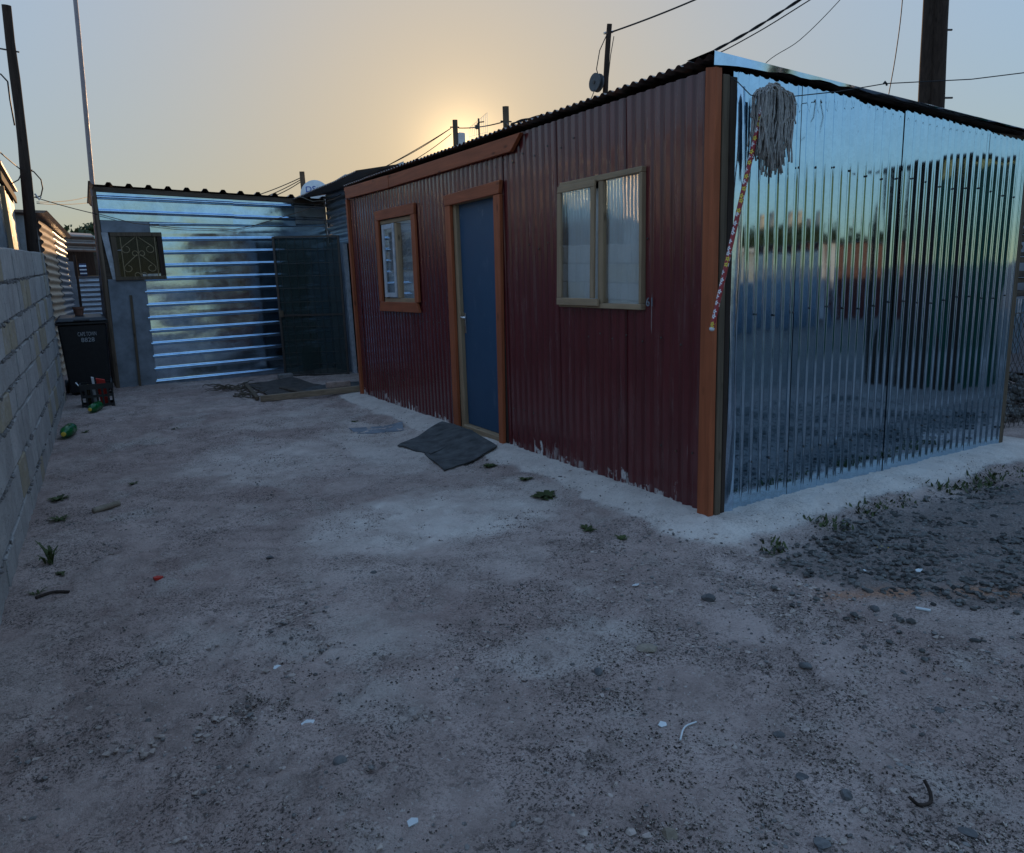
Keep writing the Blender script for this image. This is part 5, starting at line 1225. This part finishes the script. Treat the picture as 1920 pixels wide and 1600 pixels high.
# unseen shack added behind the maroon one to shade the yard
nb = thing('unseen_shade_shack', (6.2, 9.5, 0), 'unseen shack added behind the maroon one for its shade', 'shack')
for (a, b_) in (((3.75, 6.2, 0), (8.5, 6.24, 2.75)), ((3.75, 11.5, 0), (8.5, 11.54, 2.75)), ((3.75, 6.24, 0), (3.79, 11.5, 2.75)), ((8.46, 6.24, 0), (8.5, 11.5, 2.75))): MB().box(a, b_).build('wall', M_ZINCD, nb)
MB().box((3.65, 6.1, 2.755), (8.6, 11.6, 2.80)).build('roof', M_ROOFU, nb)

for (nx0, nx1, nh, nl) in ((7.25, 13.5, 2.86, 'tall unseen shack added out of frame to the right, shading the green outhouse'), (14.2, 19.5, 2.9, 'second unseen shack added out of frame to the right for its shade'), (20.3, 27.0, 3.0, 'third unseen shack added out of frame to the right for its shade')):
    nb3 = thing('unseen_shade_shack', ((nx0+nx1)/2, 2.4, 0), nl, 'shack')  # unseen row added to keep the sun off the mirrored outhouse and shacks
    for (a, b_) in (((nx0, .6, 0), (nx1, .64, nh)), ((nx0, 3.1, 0), (nx1, 3.14, nh)), ((nx0, .64, 0), (nx0+.04, 3.1, nh)), ((nx1-.04, .64, 0), (nx1, 3.1, nh))): MB().box(a, b_).build('wall', M_ZINCD, nb3)
    MB().box((nx0-.1, .5, nh+.005), (nx1+.1, 3.2, nh+.05)).build('roof', M_ROOFU, nb3)
nb2 = thing('unseen_shade_shack', (.4, 16.5, 0), 'unseen shack added behind the zinc shack, shading the passage', 'shack')  # unseen, added to cast the shadow edge on the sunlit shack
for (a, b_) in (((-1.45, 13.2, 0), (2.2, 13.24, 2.70)), ((-1.45, 19.5, 0), (2.2, 19.54, 2.70)), ((-1.45, 13.24, 0), (-1.41, 19.5, 2.70)), ((2.16, 13.24, 0), (2.2, 19.5, 2.70))): MB().box(a, b_).build('wall', M_ZINCD, nb2)
MB().box((-1.5, 13.1, 2.705), (2.3, 19.6, 2.75)).build('roof', M_ROOFU, nb2)

# ------------------------------------------------------------------ things lying in the yard
def mat_sheet(name, c4, mat, label, cat, lift=.012, n=14, th=.010, curl=.02, seed=0):
    a, b, c, d = [Vector((*q, 0)) for q in c4]; vs = []; fs = []
    for s in (0, 1):
        for j in range(n+1):
            for i in range(n+1):
                u, w = i/n, j/n; p = a.lerp(b, u).lerp(d.lerp(c, u), w)
                e = max(abs(u-.5), abs(w-.5))*2
                z = max(gz(p.x, p.y), micro_z(p.x, p.y))+lift+curl*(e**6)*(.5+.5*math.sin(u*4+w*7+seed))+.006*math.sin(u*5+seed)*math.sin(w*6)
                vs.append((p.x, p.y, z+th*s))
    N = (n+1)**2
    for j in range(n):
        for i in range(n):
            q = j*(n+1)+i; fs += [(q, q+n+1, q+n+2, q+1), (N+q, N+q+1, N+q+n+2, N+q+n+1)]
    rim = [i for i in range(n+1)]+[j*(n+1)+n for j in range(1, n+1)]+[n*(n+1)+i for i in range(n-1, -1, -1)]+[j*(n+1) for j in range(n-1, 0, -1)]
    for k in range(len(rim)): q, r = rim[k], rim[(k+1) % len(rim)]; fs.append((q, r, N+r, N+q))
    return mesh_obj(name, vs, fs, mat, None, 'auto', label=label, cat=cat)
mat_sheet('rubber_mat', [(-.70, 3.12), (-.055, 3.56), (-.035, 2.94), (-.60, 2.62)], M_RUBBER, 'far half of the two dark rubber mats at the blue door', 'mat', lift=.008, curl=.008, seed=1)
mat_sheet('rubber_mat', [(-.63, 2.68), (-.045, 2.99), (-.145, 2.28), (-.73, 2.07)], M_RUBBER, 'near half of the two dark rubber mats at the blue door', 'mat', lift=.010, curl=.008, seed=4)
mat_sheet('old_mat', [(-.78, 4.28), (-.27, 4.08), (-.40, 3.72), (-.80, 3.92)], M_GREYP, 'thin grey mat half buried in sand left of the door', 'mat', lift=.003, th=.004, curl=.0, seed=2)
# rubbish corner in front of the gate
MB().bar((-1.18, 6.52, gz(-1.1, 6.5)+.045), (.03, 6.30, gz(0, 6.3)+.05), .05, .075, (0, 0, 1)).build('plank', M_PALEX, None, bevel=.004, label='pale timber plank lying on the ground by the shack end', cat='plank')
MB().hexa([(-.36, 6.42, .085), (-.06, 6.37, .087), (-.05, 6.47, .087), (-.35, 6.52, .085), (-.36, 6.42, .165), (-.06, 6.37, .165), (-.05, 6.47, .165), (-.35, 6.52, .165)]).build('brick', M_BRICKM, None, bevel=.008, label='pinkish brick lying on the pale plank', cat='brick')
MB().bar((-1.20, 6.60, .03), (-1.05, 8.2, .035), .05, .04, (0, 0, 1)).build('plank', M_BROWN, None, bevel=.004, label='thin brown lath lying towards the zinc shack', cat='plank')
MB().bar((-.72, 7.35, .03), (-.60, 6.62, .035), .09, .03, (0, 0, 1)).build('plank', M_DARKX, None, bevel=.004, label='short broken board beside the brick', cat='plank')
mat_sheet('black_sheet', [(-.62, 7.0), (.35, 7.3), (.20, 6.55), (-.45, 6.62)], M_RUBBER, 'black plastic sheet on the ground behind the plank', 'sheet', lift=.01, curl=.03, seed=6)
mat_sheet('brown_carpet', [(-1.05, 8.15), (-.35, 8.5), (-.15, 7.1), (-1.02, 6.72)], mat_plain('brown_carpet_stuff', (.075, .062, .055), .95, .4, 12, bump=.6), 'dark brown carpet scrap on the ground before the gate', 'carpet', lift=.008, curl=.02, seed=9)
MB().box((-.47, 8.58, .0), (-.26, 8.74, .07)).build('block_offcut', M_MORTAR, None, bevel=.01, label='small cement offcut under the free end of the gate', cat='block')
tw_ = MB(); rr = random.Random(5)
for k in range(26):
    a = rr.uniform(-1.42, -1.12); b_ = rr.uniform(6.9, 8.3); p = Vector((a, b_, .02)); pts = [p]; an_ = rr.uniform(0, 6.28)
    for i in range(7): an_ += rr.uniform(-.9, .9); p = p+Vector((math.cos(an_)*.09*.6, math.sin(an_)*.09, rr.uniform(-.015, .02))); p.z = max(.01, min(.12, p.z)); pts.append(p.copy())
    tw_.tube(pts, [.011*(1-i/10) for i in range(8)], 5)
tw_.build('tangled_twigs', M_STRAW, None, label='tangle of dark dry twigs and wire left of the plank', cat='twigs')
# small litter, pebbles one can pick out, with their own places
def shard(pos, s, mat, label, cat, seed, flat=.12):
    rr = random.Random(seed); n = rr.choice((5, 6)); z = micro_z(*pos)+.008; ring = [(pos[0]+s*rr.uniform(.6, 1)*math.cos(2*math.pi*k/n+.3*rr.random()), pos[1]+s*.8*rr.uniform(.6, 1)*math.sin(2*math.pi*k/n)) for k in range(n)]
    t1, t2 = rr.uniform(-.2, .2), rr.uniform(-.2, .3)
    vs = [(x, y, z+(x-pos[0])*t1+(y-pos[1])*t2) for x, y in ring]+[(x, y, z+s*flat+(x-pos[0])*t1+(y-pos[1])*t2) for x, y in ring]
    mesh_obj('shard' if cat == 'shard' else cat.replace(' ', '_'), vs, [tuple(range(n))[::-1], tuple(range(n, 2*n))]+[(k, (k+1) % n, n+(k+1) % n, n+k) for k in range(n)], mat, None, label=label, cat=cat)
shard((-2.52, -.71), .030, M_CERAM, 'large pale blue white shard low left of centre', 'shard', 1)
shard((-2.40, -1.33), .024, M_CERAM, 'white shard near the bottom edge of the picture', 'shard', 2)
shard((.46, -.77), .035, M_YELLOW, 'yellow plastic scrap on the dark gravel', 'scrap', 3)
shard((.11, -.90), .024, M_CERAM, 'white shard on the gravel nearest the orange sunlight painted on the sand', 'shard', 4)
shard((.33, -1.05), .024, M_CERAM, 'small white shard alone on the gravel', 'shard', 5)
shard((.21, -1.33), .024, M_CERAM, 'white shard at the right end of the orange sunlight painted on the sand', 'shard', 6)
shard((-.90, -.43), .022, M_CERAM, 'small white chip before the sand bank at the shack corner', 'shard', 7)
shard((-1.53, -1.34), .020, M_CERAM, 'small white chip beside the white stick', 'shard', 8)
shard((-2.52, -.27), .018, M_CERAM, 'small white chip left of centre in the trodden sand', 'shard', 9)
shard((-2.83, .99), .035, M_RED2, 'crumpled red wrapper on the sand near the block wall', 'wrapper', 10, .4)
def stick(pts, r, mat, label): MB().tube(smoothp([(x, y, micro_z(x, y)+r+.004+dz) for x, y, dz in pts], 6), r, 8).build('stick', mat, None, smooth=True, label=label, cat='stick')
stick([(-1.545, -1.44, 0), (-1.49, -1.40, .006), (-1.43, -1.39, .0)], .003, M_CERAM, 'curved white plastic stick lying low right of centre')
stick([(-.085, -1.29, 0), (-.06, -1.34, 0)], .007, M_CERAM, 'short white stub at the edge of the gravel')
stick([(-3.09, 2.50, 0), (-2.93, 2.575, 0)], .020, M_STONET, 'short pale pipe piece lying near the block wall')
stick([(-3.36, 1.06, 0), (-3.29, 1.09, .004), (-3.22, 1.07, 0)], .008, M_DARKW, 'dark stick lying at the foot of the block wall')
stick([(-1.22, -1.985, .02), (-1.20, -2.00, 0), (-1.165, -2.01, 0), (-1.14, -1.995, .01), (-1.13, -1.97, .03)], .005, M_DARKW, 'bent dark twig in the right foreground')
def stone(pos, s, mat, label, seed, flat=.6):
    rr = np.random.RandomState(seed); bm = bmesh.new(); bmesh.ops.create_icosphere(bm, subdivisions=2, radius=1)
    sc = rr.uniform(.7, 1.2, 3)*np.array([1, 1, flat]); a = rr.uniform(0, 6.28)
    pl = [(rr.normal(size=3), rr.uniform(.55, .9)) for _ in range(7)]
    vs = []
    for v in bm.verts:
        p = np.array(v.co)
        for nn, d in pl:
            nn = nn/np.linalg.norm(nn); e = p@nn-d
            if e > 0: p = p-nn*e
        p = p*sc*s; vs.append((pos[0]+p[0]*math.cos(a)-p[1]*math.sin(a), pos[1]+p[0]*math.sin(a)+p[1]*math.cos(a), micro_z(*pos)+s*flat*.35+p[2]))
    fs = [tuple(v.index for v in f.verts) for f in bm.faces]; bm.free()
    mesh_obj('stone', vs, fs, mat, None, False, label=label, cat='stone', group='loose stones in the yard')
ST = [((-.71, -.71), .055, M_STONE, 'dark clod in front of the sand bank at the shack corner', .6), ((-.23, -1.2), .036, M_STONE, 'dark stone just below the orange sunlight painted on the sand', .6),
      ((-1.24, -.92), .065, M_STONET, 'flat pale stone in the middle foreground', .3), ((-.84, -1.34), .035, M_STONE, 'grey stone right of the flat pale stone', .7),
      ((-1.51, -.96), .030, M_STONE, 'grey pebble left of the flat pale stone', .6), ((-.58, -1.55), .032, M_STONE, 'grey stone far right in the open sand', .6),
      ((-.70, -1.76), .028, M_STONE, 'small dark stone at the tip of a sand ridge, right foreground', .6), ((-1.33, -1.87), .034, M_STONE, 'grey stone left of the bent dark twig', .8),
      ((-1.36, -1.75), .030, M_STONE, 'flat grey stone between pit and twig in the right foreground', .35), ((-1.85, -1.73), .032, M_STONET, 'tan pointed stone at the bottom edge', .8),
      ((-1.53, -1.95), .036, M_STONE, 'dark stone at the bottom edge right of the tan stone', .5), ((-2.49, -.97), .036, M_STONE, 'grey stone below the large pale shard', .6),
      ((-2.28, .96), .036, M_STONE, 'grey stone left of the pale sand patch', .5), ((-1.88, .44), .030, M_STONE, 'dark stone at the lower rim of the pale sand patch', .6),
      ((-1.18, -2.12), .034, M_STONE, 'flat dark stone in the bottom right corner', .4), ((-1.25, -1.57), .030, M_STONE, 'small stone beside a dark pit right of centre', .6)]
for k, (p, s, m, l, fl_) in enumerate(ST): stone(p, s*.68, m, l, 300+k, fl_)
# weeds
def weed(pos, s, n, label, seed, tall=.6, mat=None, group='weeds'):
    rr = random.Random(seed); z = micro_z(*pos); vs = []; fs = []
    for k in range(n):
        a = rr.uniform(0, 6.28); l = s*rr.uniform(.5, 1.1); w = l*rr.uniform(.10, .18)*(1.6 if tall < .5 else .7); d = Vector((math.cos(a), math.sin(a), 0)); sd = Vector((-d.y, d.x, 0)); p0 = Vector((pos[0]+rr.uniform(-.25, .25)*s, pos[1]+rr.uniform(-.25, .25)*s, z))
        up_ = tall*rr.uniform(.4, 1.1)*l; i = len(vs)
        for t, ww in ((0, .35), (.35, 1), (.7, .8), (1, .08)):
            c = p0+d*l*t+Vector((0, 0, up_*math.sin(t*2.2))); vs += [(c-sd*w*ww)[:], (c+sd*w*ww)[:]]
        for q in range(3): fs.append((i+2*q, i+2*q+1, i+2*q+3, i+2*q+2))
    mesh_obj('weed', vs, fs, mat or M_LEAF, None, True, label=label, cat='weed', group=group)
WD = [((-2.81, 3.20), .10, 16, 'lone weed in the open sand right of the block wall', .4), ((-3.29, 3.05), .13, 30, 'spreading weed at the block wall beyond the pale pipe', .4), ((-3.28, 2.48), .14, 36, 'bushy weed at the block wall level with the pale pipe', .5),
      ((-3.32, 1.58), .15, 18, 'tall grassy tuft at the foot of the block wall', 1.6), ((-3.25, 1.37), .08, 18, 'small weed just below the grassy tuft', .4), ((-3.36, 1.15), .09, 18, 'nearest weed at the foot of the block wall', .5),
      ((-3.10, 5.80), .10, 14, 'small weed beside the green bottle at the wall', .4), ((-.40, 1.94), .12, 40, 'leafy weed at the corner of the near door mat', .4), ((-.46, 1.05), .17, 60, 'broad leafy weed patch along the sand bank', .35),
      ((-.38, 1.45), .10, 30, 'small weed between the mat and the broad patch', .35), ((-.60, .37), .10, 26, 'weed at the foot of the bank left of the shack corner', .4), ((-.56, .10), .09, 26, 'weed closest to the bank foot at the shack corner', .4),
      ((-2.28, 5.4), .10, 16, 'weed out in the yard before the zinc shack', .4), ((-.62, 4.55), .09, 16, 'weed behind the old grey mat', .4)]
for k, (p, s, n, l, t) in enumerate(WD): weed(p, s*.52, n, l, 400+k, t)
# ground cover of low grass along the gravel edge
vs = []; fs = []; rr = random.Random(77)
for k in range(900):
    t = rr.random(); x = -.15+3.2*t**1.1; y = float(np.interp(x, [-.35, .45, 1.65, 2.5, 6], [-.55, -.38, -.40, -.45, -.6]))+rr.gauss(0, .05)+.03*math.sin(x*9)
    if vnoise(np.array([x*4]), np.array([3.3]), 91)[0] < .45 and x < 1.9: continue
    z = gz(x, y); a = rr.uniform(0, 6.28); l = rr.uniform(.015, .036); d = Vector((math.cos(a)*l, math.sin(a)*l, rr.uniform(.01, .04))); sd = Vector((-d.y, d.x, 0))*.22; p = Vector((x, y, z)); i = len(vs)
    vs += [(p-sd)[:], (p+sd)[:], (p+d*.6+sd)[:], (p+d)[:], (p+d*.6-sd)[:]]; fs.append((i, i+1, i+2, i+3, i+4))
mesh_obj('low_grass', vs, fs, M_LEAF, None, label='low green ground cover along the gravel edge', cat='grass', kind='stuff')
